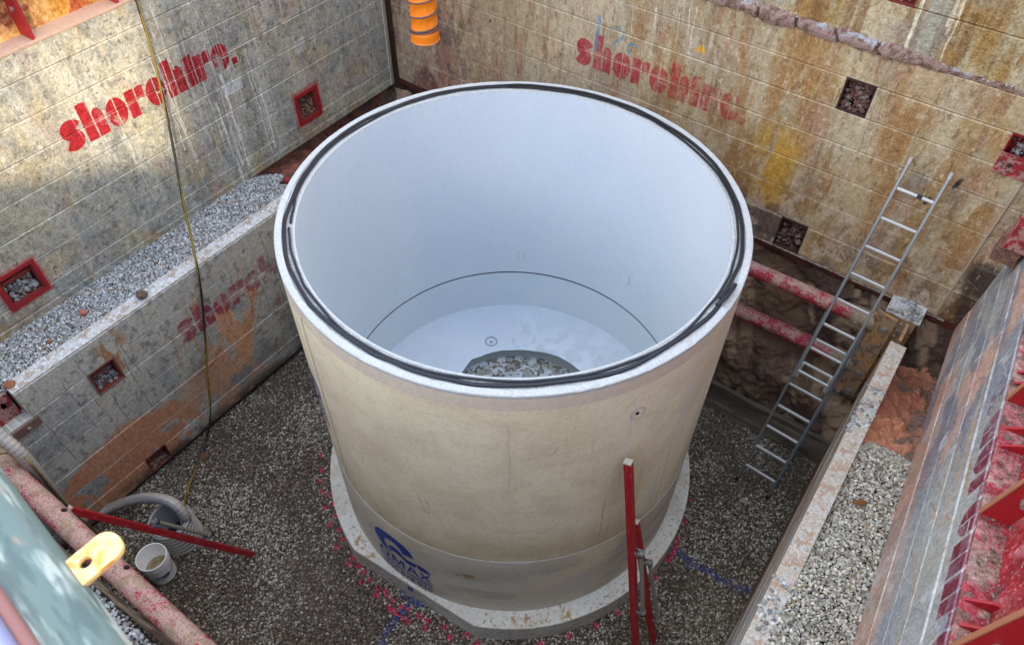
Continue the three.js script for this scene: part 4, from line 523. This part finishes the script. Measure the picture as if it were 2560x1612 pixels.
{ // base sheets below the ledges
  const sh = (u0, u1, v0, v1, y) => bx(u1 - u0, 0.1, v1 - v0, (u0 + u1) / 2, y - 0.05, (v0 + v1) / 2).rotateY(B);
  structure(mesh('gravel_bed', [sh(-4.7, 0.15, -4.5, -3.32, 2.17), sh(-4.7, 0.9, 3.085, 4.2, 2.08), sh(-4.7, -3.74, -3.3, 3.08, 1.9)], new THREE.MeshStandardMaterial({ color: RGB(70, 66, 60), roughness: 0.95, bumpMap: g3, bumpScale: 0.02 })));
}
gravel('ledge_gravel', 'blue grey clean gravel filling the left ledge between upper and lower panels', -3.9, 0.75, -4.02, -3.3, 0.0155, 0.0098, (u, v) => (u > 0.42 + 0.45 * (fbm(v * 5, 3, 2) - 0.3) ? null : 2.175 + 0.02 * fbm(u * 3, v * 3, 2) - 0.12 * sm(0.1, 0.6, u)), pale, 102);
gravel('ledge_gravel', 'pale grey crushed gravel filling the right ledge under the leaning panel', -3.4, 1.02, 3.085, 3.74, 0.0165, 0.0112, (u, v) => 2.085 + 0.16 * sm(0.2, -0.9, u) * sm(3.45, 3.0, v) + 0.05 * fbm(u * 2, v * 3, 3) - 0.08 * sm(0.8, 1.05, u), warm, 103);
gravel('ledge_gravel', 'grey gravel behind the red pipe in the near left corner', -4.4, -3.74, -3.2, 0.4, 0.024, 0.0155, (u, v) => 1.905 + 0.03 * fbm(u * 3, v * 3, 2), pale, 104);
gravel('spilled_gravel', 'scattered grey stones lying on the pale top of the lower right panel', -2.6, 2.0, 2.94, 3.07, 0.03, 0.014, (u, v) => { const k = sm(-0.4, -1.0, u) * sm(2.93, 3.05, v + 0.04) + sm(0.35, 0.2, Math.abs(u - 1.2)) * 0.5 + sm(0.4, 0.2, Math.abs(u - 1.0)) * 0.35; return fbm(u * 17, v * 17, 2) < 0.3 + k * 0.55 - 0.12 ? 2.248 : null; }, pale, 105);
gravel('spilled_gravel', 'small heap of grey stones on the corner post top', 2.47, 2.7, 2.79, 3.08, 0.02, 0.013, (u, v) => (fbm(u * 9, v * 9, 2) > 0.38 ? 2.25 + 0.03 * sm(0.15, 0, Math.hypot(u - 2.6, v - 2.95)) : null), pale, 106);

// ---------------------------------------------------------------- struts
const strutTex = (seed, dust) => tex(1024, 256, (x, y) => { const c = [166, 30, 52]; const top = sm(0.38, 0.04, Math.abs(y - 0.5)), sp = fbm(x * 200 + seed, y * 50, 3), lg = fbm(x * 26 + seed * 3, y * 6, 4); mixc(c, [182, 92, 94], sm(0.4, 0.66, sp * 0.5 + lg * 0.5) * 0.7); mixc(c, [184, 156, 134], sm(0.46, 0.66, sp * 0.5 + lg * 0.5 + (top - 0.45) * 0.22 * dust + (dust - 1) * 0.05) * 0.9); mixc(c, [146, 122, 86], sm(0.56, 0.72, fbm(x * 40, y * 10 + 50, 4) + (dust - 1) * 0.08) * 0.6); mixc(c, [84, 54, 44], sm(0.64, 0.72, fbm(x * 220, y * 60 + 90, 2)) * 0.4); const n = (vn(x * 700, y * 200) - 0.5) * 30; return [c[0] + n, c[1] + n, c[2] + n]; });
function strut(label, u, y, v0, v1, r, dust, seed, collars) {
  const o = thing('strut', label, 'strut', box(u, (v0 + v1) / 2, y).toArray(), B); // local z across the pit
  const L = v1 - v0, g = new THREE.CylinderGeometry(r, r, L, 28, 1, true).rotateX(Math.PI / 2);
  const p = g.attributes.position, uv = g.attributes.uv; for (let i = 0; i < p.count; i++) { const a = Math.atan2(p.getX(i), p.getY(i)); uv.setXY(i, p.getZ(i) / 2.4, 0.5 + a / (2 * Math.PI)); }
  mesh('pipe', g, new THREE.MeshStandardMaterial({ map: strutTex(seed, dust), roughness: 0.75, bumpMap: g3, bumpScale: 0.006 }), o);
  for (const s of [-1, 1]) { const c = mesh('end_sleeve', new THREE.CylinderGeometry(r * 1.18, r * 1.18, 0.22, 28).rotateX(Math.PI / 2).translate(0, 0, s * (L / 2 - 0.11)), new THREE.MeshStandardMaterial({ map: capTex, color: RGB(200, 180, 150), roughness: 0.85 }), o); mesh('bolt', new THREE.CylinderGeometry(0.03, 0.03, 0.05, 6).rotateZ(Math.PI / 2).translate(-r * 1.2, -0.02, s * (L / 2 - 0.16)), M.bolt, c); }
  return o;
}
strut('upper dust covered red pipe strut across the rear of the pit', 2.44, 2.04, -3.0, 2.74, 0.082, 1.0, 4);
strut('lower dark red pipe strut across the rear of the pit', 2.44, 1.4, -3.0, 2.74, 0.082, 0.8, 14);
{
  const o = strut('mud speckled red pipe strut in the near left foreground', -3.565, 2.05, -3.0, 2.8, 0.088, 1.65, 24);
  for (const [px, py] of [[151, 1281], [309, 1424]]) { const w = onY(px, py, 2.12), [, v] = unbox(w); mesh('pin_hole', new THREE.CylinderGeometry(0.022, 0.022, 0.012, 18).rotateZ(-0.7).translate(0.088 * Math.sin(0.7), 0.088 * Math.cos(0.7), v - -0.1), M.dark, o); }
}
// board edge in front of the near gravel
{
  const P = [[141, 1368], [226, 1445], [340, 1541], [393, 1581], [430, 1612], [520, 1690]].map(([x, y]) => onY(x, y, 1.93)); P.unshift(onY(-60, 1180, 1.93));
  const g = tube(P, 1, 120, 8), pos = g.attributes.position; const c = new THREE.CatmullRomCurve3(P); for (let i = 0; i <= 120; i++) { const q = c.getPointAt(i / 120); for (let j = 0; j <= 8; j++) { const a = j / 8 * 2 * Math.PI, k = i * 9 + j, w = 0.024 + 0.01 * vn(i * 0.4, 2), T = c.getTangentAt(i / 120), S = new THREE.Vector3(T.z, 0, -T.x); pos.setXYZ(k, q.x + S.x * Math.cos(a) * w, q.y + Math.sin(a) * 0.035 + (vn(i * 0.3, j) - 0.5) * 0.02 - 0.01, q.z + S.z * Math.cos(a) * w); } } g.computeVertexNormals();
  tag(mesh('timber_edge', g, new THREE.MeshStandardMaterial({ map: speck([140, 118, 92], [104, 84, 62], [164, 146, 120], 6), roughness: 0.9, bumpMap: g3, bumpScale: 0.01 })), 'rough brown timber edge holding back gravel beside the near red pipe', 'timber');
}

// ---------------------------------------------------------------- ladder
{
  const F0 = onY(1842, 1196, 0.03), F1 = onY(1919.6, 1244, 0.03), base = F0.clone().add(F1).multiplyScalar(0.5), top = new THREE.Vector3(3.606, 3.68, -0.74);
  const o = thing('ladder', 'aluminium two section extension ladder leaning on the brown back panel', 'ladder', base.toArray());
  const ax = top.clone().sub(base).normalize(), sd = F1.clone().sub(F0).setY(0).normalize(), nn = new THREE.Vector3().crossVectors(sd, ax).normalize(); sd.crossVectors(ax, nn).normalize();
  o.quaternion.setFromRotationMatrix(new THREE.Matrix4().makeBasis(sd, ax, nn)); // local x across, y along the rails, z towards the camera
  const al = mat(150, 152, 150, 0.42, 0.6), alD = mat(120, 120, 114, 0.5, 0.5), alR = mat(190, 188, 178, 0.35, 0.65);
  for (const [name, y0, y1, z, w, m] of [['lower_section', 0, 2.3, 0, 0.19, alD], ['upper_section', 1.54, 3.93, 0.05, 0.172, al]]) {
    const s = new THREE.Group(); s.name = name; o.add(s); const n0 = name === 'lower_section' ? 0.24 : 1.618;
    for (const q of [-1, 1]) { const st = mesh('stile', bx(0.026, y1 - y0, 0.055, q * w, (y0 + y1) / 2, z, 0.004), m, s); }
    for (let y = n0; y < y1 - 0.02; y += 0.2925) mesh('rung', bx(2 * w, 0.03, 0.034, 0, y, z, 0.008), alR, s);
  }
  for (const q of [-1, 1]) mesh('foot', bx(0.034, 0.05, 0.07, q * 0.19, 0.02, 0, 0.006), M.black, o), mesh('hook', [bx(0.02, 0.16, 0.05, q * 0.15, 1.62, 0.03, 0.004)], alR, o), mesh('end_cap', bx(0.03, 0.06, 0.06, q * 0.172, 3.92, 0.05, 0.006), mat(170, 168, 158, 0.6), o);
  mesh('tape', bx(0.045, 0.036, 0.04, 0.04, 3.666, 0.05, 0.004), M.black, o);
}
// rope on the ladder's right rail
{
  const L = (x, y, z) => { const l = scene.getObjectByName('ladder'); l.updateMatrixWorld(); return new THREE.Vector3(x, y, z).applyMatrix4(l.matrixWorld); };
  tag(mesh('rope', tube([L(0.205, 2.2, 0.04), L(0.225, 1.95, 0.05), L(0.215, 1.8, 0.05), L(0.235, 1.66, 0.04), L(0.212, 1.3, 0.035), L(0.21, 0.8, 0.036), L(0.208, 0.2, 0.036)], 0.0045, 80, 6), mat(44, 88, 120, 0.7)), 'thin blue rope running down the right rail of the ladder', 'rope');
}

// ---------------------------------------------------------------- screed bars
function screed(label, a, b, w, d, hs, facing) {          // a foot, b top; handle from hs[0] to hs[1] along the bar
  const o = thing('screed_bar', label, 'screed bar', a.toArray()); const ax = b.clone().sub(a), L = ax.length(); ax.normalize();
  const z = facing.clone().addScaledVector(ax, -facing.dot(ax)).normalize(), x = new THREE.Vector3().crossVectors(ax, z); o.quaternion.setFromRotationMatrix(new THREE.Matrix4().makeBasis(x, ax, z));
  const red = new THREE.MeshStandardMaterial({ map: speck([160, 14, 22], [148, 20, 26], [170, 110, 104], 9, 256, [0.4, 0.6, 0.64, 0.8]), roughness: 0.45, metalness: 0.1 });
  mesh('bar', bx(w, L - 0.02, d, 0, L / 2, 0, 0.005), red, o); mesh('end_cap', bx(w * 1.02, 0.02, d * 1.02, 0, L - 0.01, 0, 0.003), mat(186, 180, 160, 0.5), o);
  const hz = d / 2 + 0.05; mesh('handle', cylBetween(new THREE.Vector3(0, hs[0] * L, hz), new THREE.Vector3(0, hs[1] * L, hz), 0.019, 0.019, 14), mat(132, 124, 108, 0.5, 0.2), o);
  for (const t of hs) { const y = t * L; const br = mesh('bracket', [bx(0.03, 0.034, 0.012, 0.018, y, d / 2 + 0.03).translate(0, 0, 0), bx(0.006, 0.036, 0.07, 0.022, y, d / 2 + 0.035), bx(0.006, 0.036, 0.07, -0.022, y, d / 2 + 0.035), new THREE.TorusGeometry(0.024, 0.005, 6, 16).rotateX(Math.PI / 2).scale(1, 4, 1).translate(0, y, hz)], M.steel, o); mesh('clamp', new THREE.CylinderGeometry(0.027, 0.027, 0.022, 14).translate(0, y - 0.02, hz), M.black, br); }
  return o;
}
{
  const onCyl = (x, y, r) => { const d = ray(x, y), A = d.x * d.x + d.z * d.z, Bq = 2 * (CAMP.x * d.x + CAMP.z * d.z), C = CAMP.x ** 2 + CAMP.z ** 2 - r * r, t = (-Bq - Math.sqrt(Bq * Bq - 4 * A * C)) / (2 * A); return CAMP.clone().addScaledVector(d, t); };
  const t1 = onCyl(1571, 1152, R + 0.05), t2 = onCyl(1590, 1302, R + 0.05), f1 = onY(1592, 1680, 0.0), f2 = onY(1634, 1604, 0.0);
  const side = box(0, 1, 0).add(box(-0.4, 0, 0)).normalize();
  screed('tall bright red screed bar with grey handle leaning against the manhole', f1, t1, 0.055, 0.062, [0.34, 0.62].map((x) => x + 0.02), new THREE.Vector3(0.95, 0, 0.5));
  screed('shorter dusty red screed bar leaning just right of the tall one', f2, t2, 0.05, 0.055, [0.22, 0.7], new THREE.Vector3(0.95, 0, 0.5));
  screed('red screed bar lying across the ribbed sump pipe from the near strut', onY(632, 1386, 0.05), onY(168, 1273, 2.0), 0.045, 0.06, [0.32, 0.62], new THREE.Vector3(0.25, 0.75, -0.6));
}

// ---------------------------------------------------------------- sump pipe, hose, cables, bucket
{
  const c = onY(425, 1297, 0.42), o = thing('sump_pipe', 'ribbed grey plastic pipe standing in the floor as a pump sump', 'pipe', [c.x, 0, c.z]); o.rotation.z = 0.05;
  const pr = []; for (let i = 0; i <= 7 * 12; i++) { const t = i / 12; pr.push([0.192 + 0.03 * Math.pow(Math.abs(Math.sin(t * Math.PI)), 0.7), t * 0.0605]); }
  { const g = lathe(pr, 56), p = g.attributes.position, col = new Float32Array(p.count * 3); for (let i = 0; i < p.count; i++) { const r = Math.hypot(p.getX(i), p.getZ(i)), q = RGB(62, 58, 52).lerp(RGB(176, 170, 156), sm(0.198, 0.216, r)); col.set([q.r, q.g, q.b], i * 3); } g.setAttribute('color', new THREE.BufferAttribute(col, 3)); mesh('ribbed_wall', g, new THREE.MeshStandardMaterial({ vertexColors: true, roughness: 0.6 }), o); } mesh('inner_wall', lathe([[0.185, 0], [0.185, 0.41], [0.19, 0.425], [0.2, 0.423]], 48), new THREE.MeshStandardMaterial({ color: RGB(160, 160, 156), roughness: 0.5, side: THREE.DoubleSide }), o); mesh('water', new THREE.CircleGeometry(0.185, 40).rotateX(-Math.PI / 2).translate(0, 0.05, 0), mat(40, 38, 34, 0.1), o);  // groove shade painted into the wall colour so the ribs show
}
{
  const P = [[-30, 1065, 2.5], [45, 1130, 2.25], [100, 1195, 1.8], [150, 1262, 1.1], [185, 1300, 0.4], [220, 1293, 0.16], [270, 1272, 0.16], [330, 1250, 0.36], [385, 1245, 0.55], [432, 1258, 0.62], [458, 1284, 0.5], [466, 1310, 0.3], [468, 1330, 0.12]].map((p) => onY(...p));
  const g = tube(P, 0.055, 420, 14), pos = g.attributes.position, c = new THREE.CatmullRomCurve3(P); for (let i = 0; i <= 420; i++) { const q = c.getPointAt(i / 420), k = 1 + 0.045 * Math.sin(i * 1.57); for (let j = 0; j <= 14; j++) { const n = i * 15 + j; pos.setXYZ(n, q.x + (pos.getX(n) - q.x) * k, q.y + (pos.getY(n) - q.y) * k, q.z + (pos.getZ(n) - q.z) * k); } } g.computeVertexNormals();
  tag(mesh('suction_hose', g, new THREE.MeshStandardMaterial({ map: speck([162, 154, 142], [138, 134, 128], [172, 154, 128], 6), roughness: 0.55 })), 'thick grey suction hose curving from the near left corner into the sump pipe', 'hose');
}
function striped(pts, r, seg, cA, cB, twist) {
  const g = tube(pts, r, seg, 10), n = g.attributes.position.count, col = new Float32Array(n * 3), a = RGB(...cA), b = RGB(...cB); for (let i = 0; i <= seg; i++) for (let j = 0; j <= 10; j++) { const t = Math.sin(j / 10 * 2 * Math.PI + i * twist), c = t > 0 ? a : b, k = (i * 11 + j) * 3; col[k] = c.r; col[k + 1] = c.g; col[k + 2] = c.b; } g.setAttribute('color', new THREE.BufferAttribute(col, 3)); return g;
}
{
  const P = [onBox(322, -70, 1, -3.76), onBox(340, 0, 1, -3.74), onBox(376, 120, 1, -3.7), onBox(410, 260, 1, -3.62), onBox(436, 390, 1, -3.52), onBox(456, 500, 1, -3.4), onBox(476, 590, 1, -3.28), onY(491, 665, 2.27), onBox(503, 740, 1, -3.13), onBox(513, 850, 1, -3.1), onBox(517, 930, 1, -3.09), onBox(523, 1000, 1, -3.07), onBox(524, 1045, 1, -2.98), onY(517, 1090, 0.16), onY(500, 1140, 0.05), onY(480, 1190, 0.05), onY(465, 1235, 0.12), onY(461, 1262, 0.42), onY(463, 1285, 0.44), onY(470, 1320, 0.15)];
  tag(mesh('power_cable', striped(P, 0.013, 500, [132, 108, 24], [24, 30, 24], 0.05), new THREE.MeshStandardMaterial({ vertexColors: true, roughness: 0.55 })), 'yellow and black power cable hanging down the left panels into the sump', 'cable');
  const Q = [onY(60, 1140, 2.34), onY(76, 1160, 2.3), onY(110, 1200, 1.9), onY(140, 1235, 1.5), onY(168, 1265, 1.2), onY(205, 1302, 0.5), onY(245, 1332, 0.1), onY(280, 1362, 0.04), onY(308, 1378, 0.04), onY(322, 1398, 0.04)];
  tag(mesh('rope', tube(Q, 0.012, 200, 8), mat(134, 112, 66, 0.9, 0, { bumpMap: g3, bumpScale: 0.006 })), 'dirty yellow rope trailing beside the near strut to the floor', 'rope');
}
{
  const b = onY(409, 1432, 0.02), o = thing('bucket', 'white plastic bucket with a blue label standing on the floor gravel', 'bucket', [b.x, 0.02, b.z]); o.rotation.y = 0.6;
  const bm = new THREE.MeshStandardMaterial({ map: speck([250, 247, 238], [240, 234, 220], [252, 250, 244], 4, 256), roughness: 0.45 });
  mesh('body', lathe([[0, 0.004], [0.124, 0], [0.13, 0.01], [0.142, 0.29], [0.15, 0.292], [0.15, 0.304], [0.144, 0.306], [0.145, 0.33], [0.152, 0.332], [0.152, 0.342], [0.146, 0.345], [0.147, 0.372], [0.152, 0.374], [0.152, 0.386], [0.145, 0.39], [0.139, 0.384], [0.122, 0.012], [0, 0.012]], 48), bm, o);
  mesh('stain', lathe([[0, 0.016], [0.1205, 0.017], [0.128, 0.15]], 40), new THREE.MeshStandardMaterial({ map: speck([190, 172, 132], [168, 146, 104], [204, 192, 160], 4, 256), roughness: 0.7 }), o);
  const lab = (() => { const g = new THREE.CylinderGeometry(0.1375, 0.1325, 0.1, 20, 1, true, -0.55, 1.1).translate(0, 0.13, 0); return g; })();
  const lb = mesh('label', lab, mat(24, 74, 112, 0.5), o); mesh('label_band', new THREE.CylinderGeometry(0.1376, 0.1366, 0.02, 12, 1, true, -0.5, 0.5).translate(0, 0.14, 0), M.white, lb);
  const hp = []; for (let i = 0; i <= 24; i++) { const a = i / 24 * Math.PI; hp.push(new THREE.Vector3(0.156 * Math.cos(a), 0.32 - 0.15 * Math.sin(a), 0.02 + 0.15 * Math.sin(a))); } mesh('handle', tube(hp, 0.0028, 60, 6), M.steelDark, o);
}

// ---------------------------------------------------------------- ventilation duct
{
  const b = onY(1063, 96, 3.8), o = thing('ventilation_duct', 'bright orange fabric ventilation duct with wire spiral hanging in the rear left corner', 'duct', b.toArray()); const r0 = 0.142, Hh = 3.4;
  const N = 260, K = 48, pos = [], idx = [], uv = []; for (let i = 0; i <= N; i++) for (let j = 0; j <= K; j++) { const y = i / N * Hh, a = j / K * 2 * Math.PI; const ph = y / 0.145 - a / (2 * Math.PI); const f = ph - Math.floor(ph); let r = r0 - 0.012 * Math.sin(f * Math.PI) + (fbm(a * 3 + y * 9, y * 14 - a * 2, 3) - 0.5) * 0.02; if (i < 8) r = r0 + 0.004; pos.push(r * Math.sin(a), y, r * Math.cos(a)); uv.push(a, y); }
  for (let i = 0; i < N; i++) for (let j = 0; j < K; j++) { const a = i * (K + 1) + j; idx.push(a, a + 1, a + K + 2, a, a + K + 2, a + K + 1); }
  const g = new THREE.BufferGeometry(); g.setAttribute('position', new THREE.Float32BufferAttribute(pos, 3)); g.setAttribute('uv', new THREE.Float32BufferAttribute(uv, 2)); g.setIndex(idx); g.computeVertexNormals();
  mesh('fabric', g, mat(246, 132, 10, 0.6, 0, { side: THREE.DoubleSide }), o);
  const hp = []; for (let i = 0; i <= 500; i++) { const y = 0.11 + i / 500 * 3.1, a = y / 0.145 * 2 * Math.PI; hp.push(new THREE.Vector3((r0 + 0.006) * Math.sin(a), y, (r0 + 0.006) * Math.cos(a))); } mesh('wire_spiral', tube(hp, 0.008, 1500, 6), mat(96, 84, 84, 0.6), o);
  const h2 = []; for (let i = 0; i <= 60; i++) { const a = i / 60 * 2 * Math.PI; h2.push(new THREE.Vector3((r0 + 0.006) * Math.sin(a), 0.1 + 0.03 * Math.sin(a + 1), (r0 + 0.006) * Math.cos(a))); } mesh('wire_ring', tube(h2, 0.008, 120, 6), mat(96, 84, 84, 0.6), o);
  mesh('hem', new THREE.TorusGeometry(r0 + 0.003, 0.007, 8, 48).rotateX(Math.PI / 2), mat(232, 140, 66, 0.7), o);
}
// ---------------------------------------------------------------- crust on the rear lip
{
  const N = 520, K = 18, pos = [], idx = [], col = [], uv = []; const A = new THREE.Matrix4().makeRotationY(rotUB).setPosition(posUB[0], 0, posUB[2]);
  for (let i = 0; i <= N; i++) for (let j = 0; j <= K; j++) { const x = 3.3 + i / N * 4.2, t = j / K; const big = sm(3.3, 3.7, x) * (1 - 0.8 * sm(5.9, 6.4, x)); const cr = [4.12, 4.62, 4.98, 5.34, 5.7].reduce((s, q) => Math.min(s, sm(0.004, 0.02, Math.abs(x + (t - 0.5) * 0.08 + (vn(t * 6, q * 9) - 0.5) * 0.05 - q))), 1); const rr = (0.022 + 0.055 * big * (0.45 + 1.0 * fbm(x * 4, 5, 3))) * (0.72 + 0.28 * cr); const a = -0.5 + t * 3.6; const n = (fbm(x * 16, t * 5, 4) - 0.5) * 0.07 * (0.3 + 0.7 * big) + (vn(x * 70, t * 16) - 0.5) * 0.016; const p = new THREE.Vector3(x, 4.5 + Math.sin(a) * rr + n + 0.012, -0.03 + Math.cos(a) * rr * 0.8 + n * 0.6).applyMatrix4(A); pos.push(p.x, p.y, p.z); uv.push(x, t * 0.3); const c = [172, 140, 122]; mixc(c, [120, 88, 70], sm(0.5, 0.66, fbm(x * 20, t * 7, 4)) * 0.8); mixc(c, [190, 190, 188], sm(0.45, 0.62, fbm(x * 14, t * 5 + 3, 3)) * sm(0.3, 0.6, t + (fbm(x * 5, 2, 2) - 0.5))); mixc(c, [84, 62, 50], 1 - cr); const q = RGB(...c); col.push(q.r, q.g, q.b); }
  for (let i = 0; i < N; i++) for (let j = 0; j < K; j++) { const a = i * (K + 1) + j; idx.push(a, a + K + 1, a + K + 2, a, a + K + 2, a + 1); }
  const g = new THREE.BufferGeometry(); g.setAttribute('position', new THREE.Float32BufferAttribute(pos, 3)); g.setAttribute('color', new THREE.Float32BufferAttribute(col, 3)); g.setAttribute('uv', new THREE.Float32BufferAttribute(uv, 2)); g.setIndex(idx); g.computeVertexNormals();
  const o = thing('mortar_crust', 'cracked pinkish mortar and gravel crust along the top of the back panel', 'mortar');
  mesh('crust', g, new THREE.MeshStandardMaterial({ vertexColors: true, roughness: 0.95, side: THREE.DoubleSide, bumpMap: g3, bumpScale: 0.03 }), o);
  const rr = rng(71), ls = []; for (let i = 0; i < 900; i++) { const x = 4.5 + rr() * 2.9, q = 0.006 + rr() * 0.01, w = 1 - 0.75 * sm(5.9, 6.4, x); const p = new THREE.Vector3(x, 4.515 + (0.012 + 0.05 * w) * (0.5 + rr() * 0.7), -0.05 + (rr() - 0.5) * 0.06).applyMatrix4(A); ls.push(new THREE.IcosahedronGeometry(q, 0).scale(1, 0.7, 1).rotateX(rr() * 6).rotateY(rr() * 6).translate(p.x, p.y, p.z)); }
  mesh('gravel', ls, mat(176, 176, 174, 0.9), o).userData.kind = 'stuff';
}
// red steel blocks at the corners
{
  const o = thing('corner_strut_end', 'red steel box end with a brown shoe where the back and right panels meet', 'strut end', [posUB[0], 0, posUB[2]], rotUB);
  mesh('red_box', bx(0.5, 0.26, 0.22, 7.53, 3.6, 0.3, 0.008), dirtyRed, o); mesh('shoe', bx(0.19, 0.15, 0.2, 7.34, 3.38, 0.28, 0.006), new THREE.MeshStandardMaterial({ map: speck([120, 80, 62], [90, 66, 52], [140, 104, 84], 6, 256), roughness: 0.85 }), o);
  const c = thing('corner_bracket', 'small rusty pink steel bracket in the rear left corner above the ring', 'bracket', [posUB[0], 0, posUB[2]], rotUB);
  mesh('plate', bx(0.17, 0.12, 0.1, 0.06, 4.19, 0.05, 0.006), new THREE.MeshStandardMaterial({ map: speck([150, 96, 82], [120, 74, 62], [172, 130, 112], 6, 256), roughness: 0.85 }), c); mesh('lug', bx(0.05, 0.09, 0.06, 0.17, 4.13, 0.03, 0.006), M.darkRust, c);
}
// ---------------------------------------------------------------- loose lumps
function rock(name, label, cat, p, r, m, seed, flat = 0.8) { const g = new THREE.IcosahedronGeometry(r, 2), q = g.attributes.position; for (let i = 0; i < q.count; i++) { const v = new THREE.Vector3(q.getX(i), q.getY(i), q.getZ(i)), k = 0.7 + 0.6 * vn3(v.x / r * 1.4 + seed + 9, v.y / r * 1.4 + 9, v.z / r * 1.4 + 9); q.setXYZ(i, v.x * k, v.y * k * flat, v.z * k); } g.computeVertexNormals(); const me = mesh(name, g, m); me.position.copy(p); return tag(me, label, cat); }
const clay = mat(176, 112, 76, 0.95, 0, { bumpMap: g3, bumpScale: 0.01 });
rock('stone', 'knobbly brown stone lump on the top of the lower left panel', 'stone', onY(353, 735, 2.29), 0.052, mat(136, 116, 92, 0.95, 0, { bumpMap: g3, bumpScale: 0.02 }), 1);
rock('brick_fragment', 'small pinkish red brick lump lying in the left ledge gravel', 'brick fragment', onY(206, 781, 2.22), 0.034, mat(176, 104, 84, 0.9), 2);
rock('clay_lump', 'orange clay lump at the near end of the left panel top', 'clay lump', onY(22, 962, 2.25), 0.05, clay, 3, 0.6);
rock('clay_lump', 'tiny orange clay crumb alone in the left gravel', 'clay lump', onY(122, 853, 2.21), 0.022, clay, 6);
rock('wood_chip', 'brown wood chip lying on the right ledge gravel', 'wood chip', onY(2151, 1256, 2.16), 0.05, mat(120, 76, 34, 0.9), 4, 0.35).scale.set(1.2, 1, 0.5);
rock('brick_fragment', 'red brick fragment on the gravel at the right edge of the manhole rim', 'brick fragment', onY(717, 449, 2.1), 0.045, mat(150, 52, 44, 0.9), 7);
rock('clay_lump', 'brown clay clump stuck to the floor gravel below the cable', 'clay lump', onY(507, 1139, 0.03), 0.07, mat(92, 62, 42, 0.95), 9, 0.4);

{ // added board out of view, shaping the sun patch on the left panel
  const o = thing('added_sun_board', 'added timber board on posts, out of view, shaping the sun on the left panel', 'sun_blocker'); const wood = mat(150, 116, 78, 0.85);
  mesh('board', bx(4.6, 0.56, 0.04, 0, 0, 0).rotateY(B).translate(...box(-7.2, 4.42, 7.36).toArray()), wood, o);
  for (const u of [-9.2, -7.2, -5.2]) mesh('post', bx(0.08, 2.9, 0.08, 0, 0, 0).rotateY(B).translate(...box(u, 4.49, 6.2).toArray()), wood, o);
}
// ---------------------------------------------------------------- rail close to the camera
{
  const P1 = atDepth(40, 1364, 0.82), P2 = onY(243, 1650, P1.y), d = P2.clone().sub(P1).normalize(), a = P1.clone().addScaledVector(d, -0.6), b = P1.clone().addScaledVector(d, 0.5), r = 0.031;
  const o = thing('guard_rail', 'pale green galvanised guard rail out of focus in the near left corner', 'guard rail'); const side = new THREE.Vector3(d.z, 0, -d.x).normalize(); if (side.dot(ray(60, 1500)) > 0 && side.x > 0) side.negate(); if (side.x > 0) side.negate();
  const gv = new THREE.MeshStandardMaterial({ map: (() => { const t = tex(256, 256, (x, y) => { const c = [88, 102, 92]; mixc(c, [150, 154, 138], sm(0.46, 0.66, fbm(x * 16, y * 16, 4))); mixc(c, [66, 80, 74], sm(0.56, 0.7, fbm(x * 22 + 8, y * 22, 4)) * 0.7); mixc(c, [160, 112, 92], sm(0.66, 0.74, fbm(x * 7 + 30, y * 14, 3))); return c; }); t.repeat.set(1, 1); return t; })(), roughness: 0.6 });
  mesh('top_tube', cylBetween(a, b, r, r, 32), gv, o);
  const off = (k, dy) => [a.clone().addScaledVector(side, k).setY(a.y + dy), b.clone().addScaledVector(side, k).setY(b.y + dy)];
  mesh('rusty_strip', cylBetween(...off(0.036, -0.01), 0.012, 0.012, 12), mat(146, 96, 84, 0.8), o); mesh('grey_tube', cylBetween(...off(0.066, -0.012), 0.021, 0.021, 20), mat(150, 148, 170, 0.5), o); mesh('tan_strip', cylBetween(...off(0.102, -0.014), 0.018, 0.018, 14), mat(160, 128, 104, 0.8), o); mesh('orange_strip', cylBetween(...off(0.14, -0.01), 0.022, 0.022, 14), mat(226, 130, 40, 0.7), o);
  const Y = P1.y + 0.012, A = onY(181, 1436, Y), T = onY(291, 1344, Y), w = onY(160, 1406, Y).distanceTo(onY(203, 1465, Y)) / 2 * 0.96, ex = T.clone().sub(A), L = ex.length() - w * 0.55; ex.normalize();
  const s = new THREE.Shape(); s.moveTo(-0.03, -w); s.lineTo(L - w * 0.2, -w); s.bezierCurveTo(L + w * 0.35, -w, L + w * 0.62, -w * 0.5, L + w * 0.62, 0); s.bezierCurveTo(L + w * 0.62, w * 0.5, L + w * 0.35, w, L - w * 0.2, w); s.lineTo(-0.03, w); s.closePath(); const hc = onY(212, 1406, Y).sub(A), ez = new THREE.Vector3().crossVectors(ex, new THREE.Vector3(0, 1, 0)); const h = new THREE.Path(); h.absarc(hc.dot(ex), -hc.dot(ez), w * 0.44, 0, 2 * Math.PI, true); s.holes.push(h);
  const t = mesh('fixing_tab', new THREE.ExtrudeGeometry(s, { depth: 0.006, bevelEnabled: true, bevelSize: 0.001, bevelThickness: 0.001, bevelSegments: 2, curveSegments: 24 }), new THREE.MeshStandardMaterial({ map: speck([242, 198, 118], [250, 222, 164], [222, 146, 58], 30, 256), roughness: 0.5 }), o);
  t.quaternion.setFromRotationMatrix(new THREE.Matrix4().makeBasis(ex, ez.clone().negate(), new THREE.Vector3(0, 1, 0))); t.position.copy(A).y -= 0.006;
}

renderer.render(scene, camera);
